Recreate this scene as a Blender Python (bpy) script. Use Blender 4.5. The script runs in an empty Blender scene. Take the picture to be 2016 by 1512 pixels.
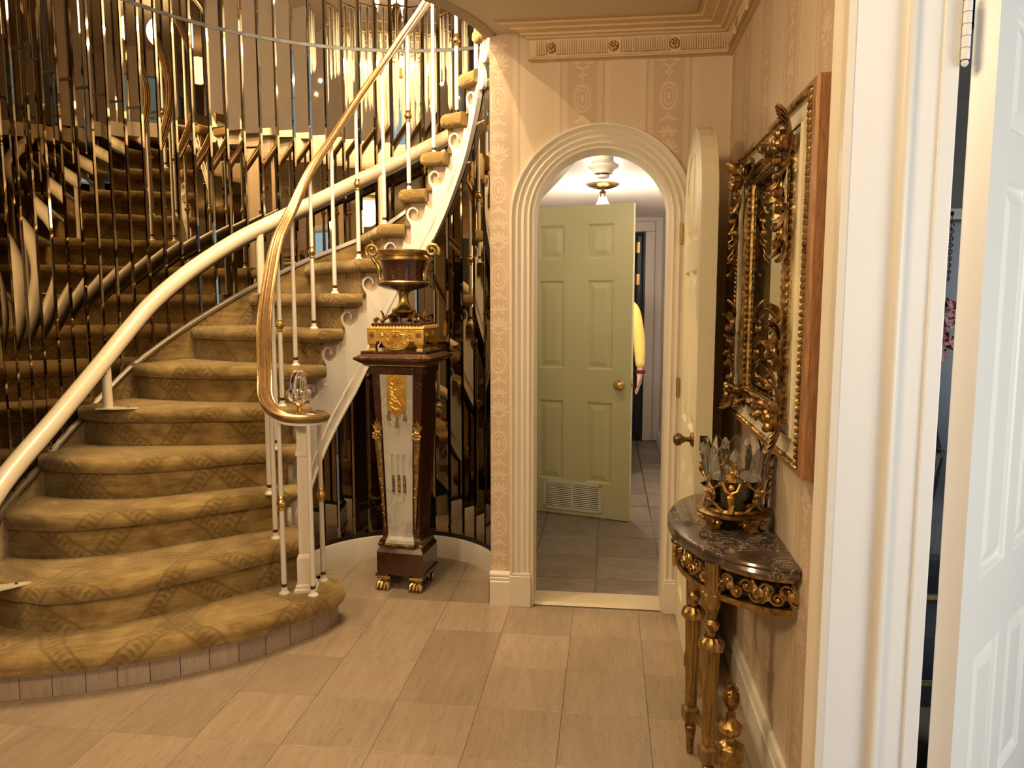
import bpy, bmesh, math, random
from mathutils import Vector, Matrix
from mathutils.geometry import tessellate_polygon
PI = math.pi
rnd = random.Random(7)
sc = bpy.context.scene
COL = sc.collection

# ------------------------------------------------------------------ camera, world, lights, exposure
cam = bpy.data.cameras.new('camera'); cam_o = bpy.data.objects.new('camera', cam); COL.objects.link(cam_o)
cam.sensor_fit = 'HORIZONTAL'; cam.sensor_width = 36.0; cam.lens = 36.0 * 1514.0 / 2016.0
cam.clip_start = 0.02; cam.clip_end = 100
cam_o.location = (0, 0, 1.5)
cam_o.rotation_euler = (math.radians(90 - 6.33), 0, math.radians(7.11))
sc.camera = cam_o
w = bpy.data.worlds.new('sky'); sc.world = w; w.use_nodes = True
bg = w.node_tree.nodes['Background']; bg.inputs[0].default_value = (0.42, 0.70, 1.0, 1); bg.inputs[1].default_value = 2.2
sc.view_settings.view_transform = 'Standard'; sc.view_settings.look = 'None'
sc.view_settings.gamma = 1.0; sc.view_settings.use_curve_mapping = False
sc.view_settings.exposure = 0.0
sc.cycles.max_bounces = 14; sc.cycles.glossy_bounces = 10; sc.cycles.transmission_bounces = 8; sc.cycles.diffuse_bounces = 4
sc.cycles.sample_clamp_indirect = 6.0
sc.cycles.caustics_reflective = False; sc.cycles.caustics_refractive = False

WARM = (1.0, 0.75, 0.45)
def lamp(name, kind, loc, power, color, size=0.1, size_y=None, rot=None, spread=None):
    l = bpy.data.lights.new(name, kind); o = bpy.data.objects.new(name, l); COL.objects.link(o)
    o.location = loc; l.energy = power; l.color = color
    if kind == 'AREA':
        l.size = size
        if size_y: l.shape = 'RECTANGLE'; l.size_y = size_y
        else: l.shape = 'DISK'
        if spread: l.spread = spread
    else: l.shadow_soft_size = size
    if rot: o.rotation_euler = rot
    return o
CHX, CHY = -1.25, 3.35
for i in range(6):
    a = 2*PI*i/6
    lamp('chandelier_lamp', 'POINT', (CHX+0.44*math.cos(a), CHY+0.44*math.sin(a), 3.26), 46, WARM, 0.012)
lamp('foyer_fill_lamp', 'POINT', (-0.35, 1.0, 2.50), 38, WARM, 0.15)  # fill light added out of view, no such fixture known
lamp('foyer_fill_lamp', 'POINT', (-1.9, 0.3, 2.48), 118, WARM, 0.15)  # second added fill, evens out the walls from the left
lamp('upper_fill_lamp', 'POINT', (-0.9, 0.6, 5.0), 190, (1.0, 0.90, 0.77), 0.2)  # no fixture here; added to lift the upper walls seen in the mirrors
lamp('dining_window_daylight', 'AREA', (3.3, 0.2, 1.5), 80, (1.0, 0.94, 0.83), 1.3, 1.8, (math.radians(90), 0, math.radians(75)))
lamp('hall_lamp', 'POINT', (-0.05, 5.8, 1.92), 32, (1.0, 0.85, 0.72), 0.06)
lamp('hall_fill_lamp', 'POINT', (-0.30, 4.15, 2.15), 7, (1.0, 0.84, 0.60), 0.06)  # point light without a fixture, added to brighten the near hall

# ------------------------------------------------------------------ materials
MATS = {}
def nodes(m): return m.node_tree.nodes, m.node_tree.links
class NT:
    def __init__(s, m): s.n, s.l = nodes(m)
    def new(s, t, **kw):
        x = s.n.new(t)
        for k, v in kw.items(): setattr(x, k, v)
        return x
    def link(s, a, b): s.l.new(a, b)
    def put(s, sock, v):
        if hasattr(v, 'is_output'): s.l.new(v, sock)
        elif v is not None: sock.default_value = v
    def math(s, op, a, b=None, c=None):
        x = s.new('ShaderNodeMath', operation=op); s.put(x.inputs[0], a)
        if b is not None: s.put(x.inputs[1], b)
        if c is not None: s.put(x.inputs[2], c)
        return x.outputs[0]
    def mix(s, f, a, b, blend='MIX'):
        x = s.new('ShaderNodeMix', data_type='RGBA', blend_type=blend)
        s.put(x.inputs[0], f); s.put(x.inputs[6], a); s.put(x.inputs[7], b); return x.outputs[2]
    def ramp(s, f, stops):
        x = s.new('ShaderNodeValToRGB'); s.put(x.inputs[0], f); e = x.color_ramp.elements
        while len(e) < len(stops): e.new(0.5)
        for i, (p, c) in enumerate(stops): e[i].position = p; e[i].color = (*c, 1) if len(c) == 3 else c
        return x.outputs[0]
    def noise(s, vec, scale, detail=3, rough=0.5, dist=0.0):
        x = s.new('ShaderNodeTexNoise'); s.put(x.inputs['Vector'], vec); x.inputs['Scale'].default_value = scale
        x.inputs['Detail'].default_value = detail; x.inputs['Roughness'].default_value = rough; x.inputs['Distortion'].default_value = dist
        return x.outputs[0]
    def coord(s, which='Object'): return s.new('ShaderNodeTexCoord').outputs[which]
    def mapping(s, vec, scale=(1,1,1), loc=(0,0,0), rot=(0,0,0)):
        x = s.new('ShaderNodeMapping'); s.put(x.inputs[0], vec); x.inputs['Scale'].default_value = scale
        x.inputs['Location'].default_value = loc; x.inputs['Rotation'].default_value = rot; return x.outputs[0]
    def bump(s, h, strength=0.3, dist=0.01):
        x = s.new('ShaderNodeBump'); x.inputs['Strength'].default_value = strength; x.inputs['Distance'].default_value = dist
        s.put(x.inputs['Height'], h); return x.outputs[0]
def pbr(name, color=(0.8,0.8,0.8), rough=0.5, metal=0.0, **kw):
    m = bpy.data.materials.new(name); m.use_nodes = True
    b = m.node_tree.nodes['Principled BSDF']
    b.inputs['Base Color'].default_value = (*color, 1); b.inputs['Roughness'].default_value = rough; b.inputs['Metallic'].default_value = metal
    for k, v in kw.items():
        key = {'trans': 'Transmission Weight', 'ior': 'IOR', 'spec': 'Specular IOR Level', 'coat': 'Coat Weight', 'sheen': 'Sheen Weight'}.get(k, k)
        b.inputs[key].default_value = v
    MATS[name] = m
    t = NT(m); return m, t, b
def noisy(name, c1, c2, scale, rough=0.5, metal=0.0, bump=0.0, bscale=None, stretch=(1,1,1), **kw):
    m, t, b = pbr(name, c1, rough, metal, **kw)
    v = t.mapping(t.coord(), stretch)
    n = t.noise(v, scale, 4, 0.6)
    t.link(t.ramp(n, [(0.3, c1), (0.7, c2)]), b.inputs['Base Color'])
    if bump:
        t.link(t.bump(t.noise(v, bscale or scale*4, 3), bump, 0.004), b.inputs['Normal'])
    return m
paint = noisy('cream_paint', (0.72,0.66,0.56), (0.75,0.69,0.58), 3, 0.38, bump=0.03, bscale=60)
stair_white = noisy('stair_white_paint', (0.68,0.62,0.53), (0.71,0.65,0.56), 4, 0.35, bump=0.02, bscale=50)
door_white = noisy('door_white_paint', (0.82,0.81,0.78), (0.84,0.83,0.80), 3, 0.35, bump=0.03, bscale=40)
jamb_white = noisy('jamb_white_paint', (0.78,0.78,0.77), (0.80,0.80,0.79), 3, 0.4, bump=0.03, bscale=40)
hall_white = noisy('hall_wall_paint', (0.74,0.68,0.64), (0.76,0.70,0.66), 2, 0.7)
hall_ceil = noisy('hall_ceiling_paint', (0.76,0.71,0.64), (0.78,0.73,0.66), 2, 0.4)
ceil_m = noisy('ceiling_paint', (0.66,0.56,0.42), (0.68,0.58,0.44), 2, 0.75)
crown_m = noisy('crown_paint', (0.66,0.50,0.30), (0.72,0.56,0.35), 20, 0.5, bump=0.1, bscale=80)
crown_dark = noisy('crown_dark_line', (0.32,0.19,0.08), (0.38,0.23,0.10), 20, 0.5)
green = noisy('pale_green_paint', (0.58,0.58,0.33), (0.62,0.62,0.36), 2, 0.35, bump=0.03, bscale=40)
leafm = noisy('door_cream_paint', (0.70,0.62,0.42), (0.73,0.65,0.45), 2, 0.4, bump=0.02, bscale=40)
upper_wall = noisy('upper_wall_paper', (0.62,0.54,0.46), (0.68,0.60,0.51), 4, 0.7)
brass, t, b = pbr('brass', (0.62,0.43,0.16), 0.22, 1.0)
t.link(t.ramp(t.noise(t.coord(), 30, 3), [(0.3,(0.50,0.33,0.11)),(0.7,(0.70,0.50,0.20))]), b.inputs['Base Color'])
chrome, _, _ = pbr('brushed_aluminium', (0.62,0.58,0.52), 0.3, 1.0)
dark_metal, _, _ = pbr('dark_bronze_metal', (0.16,0.10,0.05), 0.35, 1.0)
black_trim, _, _ = pbr('black_trim', (0.012,0.008,0.005), 0.4)
rail_m, t, b = pbr('handrail_bronze', (0.3,0.19,0.08), 0.30, 0.75)
n = t.noise(t.mapping(t.coord(), (8,8,1)), 12, 3)
t.link(t.ramp(n, [(0.3,(0.22,0.13,0.055)),(0.7,(0.31,0.19,0.085))]), b.inputs['Base Color'])
def gilt_mat(name, lo, hi, rough=0.34, bs=90, strength=0.5):
    m, t, b = pbr(name, hi, rough, 1.0)
    v = t.coord(); n = t.noise(v, bs*0.4, 4, 0.6)
    t.link(t.ramp(n, [(0.32, lo), (0.62, hi)]), b.inputs['Base Color'])
    t.link(t.bump(t.noise(v, bs, 3), strength, 0.004), b.inputs['Normal'])
    return m
gilt = gilt_mat('antique_gilt', (0.16,0.09,0.03), (0.56,0.38,0.15))
gilt_dark = gilt_mat('dark_carved_gilt', (0.07,0.04,0.015), (0.38,0.23,0.09), 0.36)
gilt_bright = gilt_mat('bright_ormolu', (0.62,0.38,0.08), (0.95,0.66,0.20), 0.33, 70, 0.3)
gilt_old = gilt_mat('dull_brass_gilt', (0.30,0.20,0.07), (0.60,0.44,0.19), 0.3, 60, 0.25)
wood_gilt, t, b = pbr('fluted_gilt_wood', (0.45,0.27,0.10), 0.4, 0.75)
t.link(t.ramp(t.noise(t.mapping(t.coord(),(6,6,0.7)), 14, 4, 0.6), [(0.3,(0.15,0.078,0.022)),(0.7,(0.42,0.27,0.10))]), b.inputs['Base Color'])
frame_brown, t, b = pbr('reddish_brown_wood', (0.28,0.13,0.05), 0.5, 0.2)
t.link(t.ramp(t.noise(t.mapping(t.coord(),(20,20,2)), 8, 5, 0.65), [(0.3,(0.20,0.085,0.03)),(0.7,(0.42,0.21,0.085))]), b.inputs['Base Color'])
liner_m = noisy('mirror_cream_liner', (0.66,0.56,0.36), (0.72,0.62,0.42), 10, 0.5)
def marble(name, base, mid, vein, scale, rough=0.15, vw=0.06):
    m, t, b = pbr(name, base, rough, coat=0.3)
    v = t.coord()
    n1 = t.noise(v, scale, 6, 0.6, 0.6)
    c = t.ramp(n1, [(0.3, base), (0.7, mid)])
    n2 = t.noise(t.mapping(v, loc=(3,1,2)), scale*1.7, 5, 0.55, 1.2)
    d = t.math('ABSOLUTE', t.math('SUBTRACT', n2, 0.5))
    msk = t.math('SUBTRACT', 1.0, t.math('SMOOTH_MIN', t.math('DIVIDE', d, vw), 1.0, 0.2))
    msk = t.math('MULTIPLY', msk, t.math('GREATER_THAN', t.noise(v, scale*0.6, 2), 0.48))
    t.link(t.mix(t.math('MULTIPLY', msk, 0.75), c, (*vein, 1)), b.inputs['Base Color'])
    return m
red_marble = marble('oxblood_marble', (0.042,0.0135,0.006), (0.064,0.021,0.009), (0.26,0.16,0.12), 5, 0.22, 0.008)
white_marble = marble('white_marble', (0.42,0.40,0.34), (0.56,0.53,0.46), (0.28,0.26,0.22), 7, 0.32, 0.04)
dark_marble = marble('grey_brown_breccia_marble', (0.036,0.024,0.017), (0.095,0.066,0.050), (0.46,0.40,0.34), 11, 0.14, 0.02)
frosted, _, _ = pbr('frosted_crystal', (0.93,0.92,0.89), 0.06, 0.0, trans=0.85, ior=1.4)
crystal, t, b = pbr('clear_crystal', (0.97,0.97,0.95), 0.02, 0.0, trans=1.0, ior=1.5)
smoke_glass, t, b = pbr('grey_glass', (0.62,0.62,0.60), 0.06, 0.0, trans=0.85, ior=1.5)
mirror_clear, _, _ = pbr('mirror_glass', (0.80,0.82,0.76), 0.015, 1.0)
mirror_edge, _, _ = pbr('mirror_green_bevel', (0.48,0.58,0.48), 0.04, 1.0)
bronze_mirror, t, b = pbr('bronze_mirror', (0.33,0.275,0.20), 0.010, 1.0)
bronze_bevel, t, b = pbr('bronze_mirror_bevel', (0.22,0.18,0.125), 0.03, 1.0)
drop_m, t, b = pbr('chandelier_crystal', (0.98,0.96,0.92), 0.15, 0.0, trans=0.18, ior=1.45)
bulb, t, b = pbr('lit_bulb', (1,0.9,0.7), 0.4)
b.inputs['Emission Color'].default_value = (1.0,0.78,0.45,1); b.inputs['Emission Strength'].default_value = 260
hall_bulb, t, b = pbr('lit_hall_shade', (0.9,0.88,0.84), 0.2, 0.0)
b.inputs['Emission Color'].default_value = (1.0,0.85,0.7,1); b.inputs['Emission Strength'].default_value = 1.6
dark_door, _, _ = pbr('dark_stained_wood', (0.018,0.012,0.010), 0.35)
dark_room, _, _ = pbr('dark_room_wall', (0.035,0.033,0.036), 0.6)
dark_cab = noisy('black_lacquer', (0.012,0.011,0.014), (0.022,0.02,0.024), 6, 0.25)
grey_carpet = noisy('grey_brown_carpet', (0.16,0.14,0.12), (0.20,0.175,0.15), 60, 0.9, bump=0.3, bscale=200)
silver, _, _ = pbr('silver', (0.72,0.70,0.64), 0.2, 1.0)
pink_m = noisy('pink_petal', (0.42,0.16,0.19), (0.58,0.30,0.30), 30, 0.7)
skin_m = noisy('skin', (0.62,0.36,0.27), (0.66,0.40,0.30), 12, 0.5)
yellow_m = noisy('yellow_knit', (0.80,0.66,0.16), (0.86,0.72,0.22), 30, 0.85, bump=0.2, bscale=120)
trouser_m = noisy('dark_trousers', (0.02,0.018,0.018), (0.03,0.027,0.027), 20, 0.85)
hair_m = noisy('dark_hair', (0.03,0.02,0.012), (0.05,0.032,0.02), 40, 0.5)
cuff_m, _, _ = pbr('dark_red_cuff', (0.10,0.015,0.015), 0.7)
vent_m, _, _ = pbr('vent_paint', (0.74,0.73,0.60), 0.4)
vent_dark, _, _ = pbr('vent_dark', (0.10,0.09,0.06), 0.7)

# limestone floor tiles: veined along local Y, tint by object
def tile_mat(name, lo, hi, vein, rough, stretch, scale):
    m, t, b = pbr(name, lo, rough, spec=0.45)
    info = t.new('ShaderNodeObjectInfo')
    off = t.new('ShaderNodeCombineXYZ'); t.link(t.math('MULTIPLY', info.outputs['Random'], 37.0), off.inputs[0]); t.link(t.math('MULTIPLY', info.outputs['Random'], 91.0), off.inputs[1])
    va = t.new('ShaderNodeVectorMath', operation='ADD'); t.link(t.coord(), va.inputs[0]); t.link(off.outputs[0], va.inputs[1])
    v = t.mapping(va.outputs[0], stretch)
    n = t.noise(v, scale, 5, 0.6, 0.4)
    c = t.ramp(n, [(0.25, lo), (0.75, hi)])
    n2 = t.noise(t.mapping(va.outputs[0], (stretch[0]*1.6, stretch[1], 1), loc=(5,2,0)), scale*1.3, 3, 0.5, 0.8)
    d = t.math('ABSOLUTE', t.math('SUBTRACT', n2, 0.5))
    msk = t.math('LESS_THAN', d, 0.012)
    c = t.mix(t.math('MULTIPLY', msk, 0.55), c, (*vein, 1))
    tint = t.math('ADD', 0.86, t.math('MULTIPLY', info.outputs['Random'], 0.24))
    tc = t.new('ShaderNodeCombineXYZ')
    for i in range(3): t.link(tint, tc.inputs[i])
    t.link(t.mix(1.0, c, tc.outputs[0], 'MULTIPLY'), b.inputs['Base Color'])
    t.link(t.bump(n, 0.08, 0.002), b.inputs['Normal'])
    return m
floor_tile_m = tile_mat('limestone_tile', (0.28,0.203,0.132), (0.365,0.275,0.185), (0.185,0.13,0.08), 0.30, (7,0.9,1), 4.0)
riser_tile_m = tile_mat('limestone_riser_tile', (0.27,0.20,0.14), (0.34,0.262,0.19), (0.18,0.13,0.085), 0.35, (10,10,1), 3.0)
hall_tile_m = tile_mat('slate_hall_tile', (0.20,0.165,0.13), (0.34,0.29,0.235), (0.18,0.15,0.12), 0.32, (2.2,3,1), 3.0)
grout_m, _, _ = pbr('grout', (0.20,0.155,0.11), 0.9)
hall_grout, _, _ = pbr('hall_grout', (0.09,0.075,0.055), 0.9)

# carpet: diamond lattice of darker braided bands over mottled pile
def carpet_mat():
    m, t, b = pbr('golden_beige_carpet', (0.4,0.3,0.18), 0.95, sheen=0.6, spec=0.05)
    b.inputs['Sheen Roughness'].default_value = 0.45; b.inputs['Sheen Tint'].default_value = (1.0, 0.78, 0.45, 1)
    uv = t.new('ShaderNodeUVMap').outputs[0]
    sep = t.new('ShaderNodeSeparateXYZ'); t.link(uv, sep.inputs[0]); u, v = sep.outputs[0], sep.outputs[1]
    wob = t.math('MULTIPLY', t.math('SUBTRACT', t.noise(uv, 5, 2), 0.5), 0.06)
    L = 0.40
    def band(ca, cb, off):
        p = t.math('ADD', t.math('ADD', t.math('MULTIPLY', u, ca), t.math('MULTIPLY', v, cb)), wob)
        p = t.math('ADD', t.math('DIVIDE', p, L), off)
        fr = t.math('ABSOLUTE', t.math('SUBTRACT', t.math('FRACT', p), 0.5))
        def soft(x, lo, hi):
            n = t.new('ShaderNodeMapRange', interpolation_type='SMOOTHSTEP'); t.put(n.inputs[0], x)
            n.inputs[1].default_value = lo; n.inputs[2].default_value = hi; n.inputs[3].default_value = 1.0; n.inputs[4].default_value = 0.0
            return n.outputs[0]
        outer = soft(fr, 0.07, 0.12); core = soft(fr, 0.015, 0.05)
        q = t.math('ADD', t.math('MULTIPLY', u, -cb), t.math('MULTIPLY', v, ca))
        br = t.math('ADD', 0.55, t.math('MULTIPLY', t.math('SINE', t.math('ADD', t.math('MULTIPLY', q, 230), t.math('MULTIPLY', fr, 22))), 0.45))
        edge = soft(t.math('ABSOLUTE', t.math('SUBTRACT', fr, 0.085)), 0.004, 0.030)
        return t.math('MAXIMUM', t.math('MULTIPLY', edge, 0.62), t.math('MULTIPLY', t.math('MULTIPLY', outer, br), t.math('ADD', 0.42, t.math('MULTIPLY', core, 0.3))))
    bd = t.math('MAXIMUM', band(0.80, 0.60, 0.1), band(0.64, -0.77, 0.35))
    n1 = t.math('ADD', t.math('MULTIPLY', t.noise(uv, 7, 4, 0.6, 0.5), 0.6), t.math('MULTIPLY', t.noise(t.mapping(uv, (5,40,1)), 1.0, 4, 0.6, 0.8), 0.4)); n2 = t.noise(t.coord(), 220, 2)
    c = t.ramp(n1, [(0.38, (0.125,0.073,0.020)), (0.5, (0.235,0.150,0.050)), (0.62, (0.36,0.238,0.088))])
    c = t.mix(t.math('MULTIPLY', bd, 0.97), c, (0.075,0.043,0.012,1))
    c = t.mix(0.22, c, t.ramp(n2, [(0.3,(0.12,0.07,0.02)),(0.7,(0.34,0.24,0.10))]))
    t.link(c, b.inputs['Base Color'])
    h = t.math('ADD', t.math('MULTIPLY', n2, 0.5), t.math('ADD', t.math('MULTIPLY', n1, 0.6), t.math('MULTIPLY', bd, -0.6)))
    t.link(t.bump(h, 0.55, 0.008), b.inputs['Normal'])
    return m
carpet = carpet_mat()

# damask wallpaper in metres (UV)
def wallpaper_mat():
    m, t, b = pbr('striped_damask_wallpaper', (0.7,0.6,0.5), 0.6)
    uv = t.new('ShaderNodeUVMap').outputs[0]
    sep = t.new('ShaderNodeSeparateXYZ'); t.link(uv, sep.inputs[0]); u, v = sep.outputs[0], sep.outputs[1]
    P = 0.386
    fu = t.math('MULTIPLY', t.math('FRACT', t.math('DIVIDE', t.math('ADD', u, 0.42), P)), P)   # 0 at a rope line; plain 0..0.193, damask 0.193..0.386
    x = t.math('SUBTRACT', fu, 0.2895)
    V = 0.40
    y = t.math('SUBTRACT', t.math('MULTIPLY', t.math('FRACT', t.math('DIVIDE', t.math('ADD', v, 0.11), V)), V), 0.2)
    ax = t.math('ABSOLUTE', x)
    def ell(cx, cy, rx, ry, rot=0.0, X=None):
        X = ax if X is None else X
        dx = t.math('SUBTRACT', X, cx); dy = t.math('SUBTRACT', y, cy)
        c, s = math.cos(rot), math.sin(rot)
        a = t.math('ADD', t.math('MULTIPLY', dx, c/rx), t.math('MULTIPLY', dy, s/rx))
        bb = t.math('ADD', t.math('MULTIPLY', dx, -s/ry), t.math('MULTIPLY', dy, c/ry))
        return t.math('ADD', t.math('MULTIPLY', a, a), t.math('MULTIPLY', bb, bb))
    masks = []
    def fill(e): masks.append(t.math('LESS_THAN', e, 1.0))
    def ring(e, w): masks.append(t.math('LESS_THAN', t.math('ABSOLUTE', t.math('SUBTRACT', e, 1.0)), w))
    ang = t.math('ARCTAN2', y, x)
    r_o = ell(0, -0.085, 0.034, 0.058)
    ring(r_o, 0.22); ring(ell(0, -0.085, 0.020, 0.038), 0.22); fill(ell(0, -0.085, 0.008, 0.018))
    dots = t.math('GREATER_THAN', t.math('SINE', t.math('MULTIPLY', y, 420)), 0.2)
    masks.append(t.math('MULTIPLY', dots, t.math('LESS_THAN', t.math('ABSOLUTE', t.math('SUBTRACT', ell(0,-0.085,0.044,0.072), 1.0)), 0.12)))
    for (cx, cy, rx, ry, rot) in ((0,0.10,0.008,0.026,0),(0.014,0.098,0.007,0.024,-0.45),(0.026,0.088,0.007,0.022,-0.95),(0.032,0.070,0.006,0.018,-1.5),(0.02,0.052,0.012,0.006,0.2),(0,0.045,0.02,0.004,0),(0,0.028,0.005,0.014,0),(0.012,0.018,0.010,0.005,0.8),(0,0.005,0.005,0.01,0)):
        fill(ell(cx, cy, rx, ry, rot))
    for (cx, cy, rx, ry, rot) in ((0,0.168,0.007,0.018,0),(0.014,0.166,0.006,0.016,-0.6),(0.026,0.158,0.006,0.016,-1.2),(0.02,0.142,0.010,0.005,-0.3),(0,-0.175,0.007,0.018,0),(0.013,-0.178,0.006,0.016,0.6),(0.025,-0.186,0.006,0.014,1.1)):
        fill(ell(cx, cy, rx, ry, rot))
    mm = masks[0]
    for k in masks[1:]: mm = t.math('MAXIMUM', mm, k)
    dam = t.math('GREATER_THAN', fu, 0.193)
    indam = t.math('LESS_THAN', ax, 0.066)
    mm = t.math('MULTIPLY', mm, t.math('MULTIPLY', dam, indam))
    f2 = t.math('ABSOLUTE', t.math('SUBTRACT', t.math('FRACT', t.math('ADD', t.math('DIVIDE', fu, 0.193), 0.5)), 0.5))  # distance from rope line / .193
    rope = t.math('LESS_THAN', f2, 0.030)
    tw = t.math('GREATER_THAN', t.math('SINE', t.math('ADD', t.math('MULTIPLY', v, 500), t.math('MULTIPLY', fu, 380))), 0.0)
    side = t.math('LESS_THAN', f2, 0.15)
    grain = t.noise(t.mapping(uv, (1,0.05,1)), 420, 2)
    c = t.mix(dam, (0.67,0.535,0.375,1), (0.57,0.42,0.285,1))
    c = t.mix(t.math('MULTIPLY', side, 0.6), c, (0.72,0.59,0.425,1))
    c = t.mix(t.math('MULTIPLY', rope, t.math('ADD', 0.30, t.math('MULTIPLY', tw, 0.5))), c, (0.44,0.33,0.21,1))
    c = t.mix(t.math('MULTIPLY', mm, 0.62), c, (0.78,0.655,0.49,1))
    c = t.mix(0.10, c, t.ramp(grain, [(0.3,(0.42,0.32,0.22)),(0.7,(0.8,0.68,0.54))]))
    t.link(c, b.inputs['Base Color'])
    t.link(t.bump(t.math('ADD', mm, t.math('MULTIPLY', rope, tw)), 0.12, 0.002), b.inputs['Normal'])
    return m
wallpaper = wallpaper_mat()

# ------------------------------------------------------------------ mesh helpers
class MB:
    def __init__(s): s.v = []; s.f = []; s.uv = []; s.m = []
    def face(s, pts, uv=None, mi=0):
        i = len(s.v); s.v += [tuple(p) for p in pts]; s.f.append(tuple(range(i, i+len(pts)))); s.uv.append(uv); s.m.append(mi)
    def grid(s, rows, closed_u=False, uvs=None, mi=0, flip=False):
        nr, nc = len(rows), len(rows[0]); i0 = len(s.v)
        for r in rows: s.v += [tuple(p) for p in r]
        for a in range(nr-1):
            for bq in range(nc if closed_u else nc-1):
                c2 = (bq+1) % nc
                q = (i0+a*nc+bq, i0+a*nc+c2, i0+(a+1)*nc+c2, i0+(a+1)*nc+bq)
                u = None
                if uvs: u = [uvs[a][bq], uvs[a][c2], uvs[a+1][c2], uvs[a+1][bq]]
                if flip: q = q[::-1]; u = u[::-1] if u else None
                s.f.append(q); s.uv.append(u); s.m.append(mi)
    def cap(s, ring, mi=0):
        i = len(s.v); s.v += [tuple(p) for p in ring]; s.f.append(tuple(range(i, i+len(ring)))); s.uv.append(None); s.m.append(mi)
    def box(s, c, d, rotz=0.0, mi=0, taper=1.0):
        hx, hy, hz = d[0]/2, d[1]/2, d[2]/2; cs, sn = math.cos(rotz), math.sin(rotz)
        P = []
        for z, k in ((-hz, 1.0), (hz, taper)):
            for x, y in ((-hx,-hy),(hx,-hy),(hx,hy),(-hx,hy)):
                x *= k; y *= k
                P.append((c[0]+x*cs-y*sn, c[1]+x*sn+y*cs, c[2]+z))
        i = len(s.v); s.v += P
        for q in ((3,2,1,0),(4,5,6,7),(0,1,5,4),(1,2,6,5),(2,3,7,6),(3,0,4,7)):
            s.f.append(tuple(i+k for k in q)); s.uv.append(None); s.m.append(mi)
    def bounds(s, x0, x1, y0, y1, z0, z1, mi=0): s.box(((x0+x1)/2,(y0+y1)/2,(z0+z1)/2), (abs(x1-x0),abs(y1-y0),abs(z1-z0)), 0, mi)
    def lathe(s, prof, c=(0,0,0), seg=24, mi=0, lobes=0, amp=0.0, sx=1.0):
        rows = []
        for r, z in prof:
            row = []
            for k in range(seg):
                a = 2*PI*k/seg; rr = r*(1+amp*math.cos(lobes*a)) if lobes else r
                row.append((c[0]+sx*rr*math.cos(a), c[1]+rr*math.sin(a), c[2]+z))
            rows.append(row)
        s.grid(rows, True, mi=mi)
        if prof[0][0] > 1e-6: s.cap(rows[0][::-1], mi)
        if prof[-1][0] > 1e-6: s.cap(rows[-1], mi)
    def tube(s, path, rad, seg=10, up=(0,0,1), prof=None, caps=True, mi=0):
        path = [Vector(p) for p in path]; up = Vector(up); rows = []
        for i, p in enumerate(path):
            tan = (path[min(i+1, len(path)-1)] - path[max(i-1, 0)]).normalized()
            sd = tan.cross(up)
            if sd.length < 1e-4: sd = tan.cross(Vector((1,0,0.01)))
            sd.normalize(); un = sd.cross(tan).normalized()
            r = rad[i] if isinstance(rad, (list, tuple)) else rad
            if prof: rows.append([p + sd*(a*r) + un*(bq*r) for a, bq in prof])
            else: rows.append([p + sd*(r*math.cos(2*PI*k/seg)) + un*(r*math.sin(2*PI*k/seg)) for k in range(seg)])
        s.grid(rows, True, mi=mi)
        if caps: s.cap(rows[0][::-1], mi); s.cap(rows[-1], mi)
    def ball(s, c, r, seg=10, rings=6, mi=0, sc3=(1,1,1), bumps=0.0):
        rows = []
        for a in range(rings+1):
            th = PI*a/rings; row = []
            for k in range(seg):
                ph = 2*PI*k/seg; rr = r*(1+bumps*math.sin(5*ph)*math.sin(th))
                row.append((c[0]+sc3[0]*rr*math.sin(th)*math.cos(ph), c[1]+sc3[1]*rr*math.sin(th)*math.sin(ph), c[2]-sc3[2]*rr*math.cos(th)))
            rows.append(row)
        s.grid(rows, True, mi=mi)
    def poly(s, outline, plane, d0, d1, mi=0, uvf=None):
        """prism: outline of 2D points, plane maps (a,b,d)->3D"""
        tri = tessellate_polygon([[Vector((a,bq,0)) for a,bq in outline]])
        i = len(s.v); n = len(outline)
        s.v += [tuple(plane(a,bq,d0)) for a,bq in outline] + [tuple(plane(a,bq,d1)) for a,bq in outline]
        for tq in tri:
            s.f.append(tuple(i+k for k in tq)); s.uv.append(None); s.m.append(mi)
            s.f.append(tuple(i+n+k for k in tq[::-1])); s.uv.append(None); s.m.append(mi)
        for k in range(n):
            k2 = (k+1) % n
            s.f.append((i+k, i+k2, i+n+k2, i+n+k)); s.uv.append(None); s.m.append(mi)
    def xform(s, M): s.v = [tuple(M @ Vector(p)) for p in s.v]; return s
    def build(s, name, mat, parent=None, smooth=False, world=True, bevel=0.0, angle=35):
        me = bpy.data.meshes.new(name); me.from_pydata(s.v, [], s.f)
        if any(u is not None for u in s.uv):
            ul = me.uv_layers.new(name='UVMap'); k = 0
            for f, u in zip(s.f, s.uv):
                for j in range(len(f)):
                    ul.data[k].uv = u[j] if u else (s.v[f[j]][0]+s.v[f[j]][1], s.v[f[j]][2]); k += 1
        for mm in (mat if isinstance(mat, (list, tuple)) else [mat]): me.materials.append(mm)
        if any(s.m): me.polygons.foreach_set('material_index', s.m)
        bm = bmesh.new(); bm.from_mesh(me)
        bmesh.ops.remove_doubles(bm, verts=bm.verts, dist=1e-5)
        bmesh.ops.recalc_face_normals(bm, faces=bm.faces)
        bm.to_mesh(me); bm.free()
        if smooth:
            for p in me.polygons: p.use_smooth = True
            try: me.set_sharp_from_angle(angle=math.radians(angle))
            except Exception: pass
        o = bpy.data.objects.new(name, me); COL.objects.link(o)
        if bevel:
            bv = o.modifiers.new('edge', 'BEVEL'); bv.width = bevel; bv.segments = 2; bv.limit_method = 'ANGLE'
        if parent is not None:
            o.parent = parent
            if world: o.matrix_parent_inverse = parent_world(parent).inverted()
        return o
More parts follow.
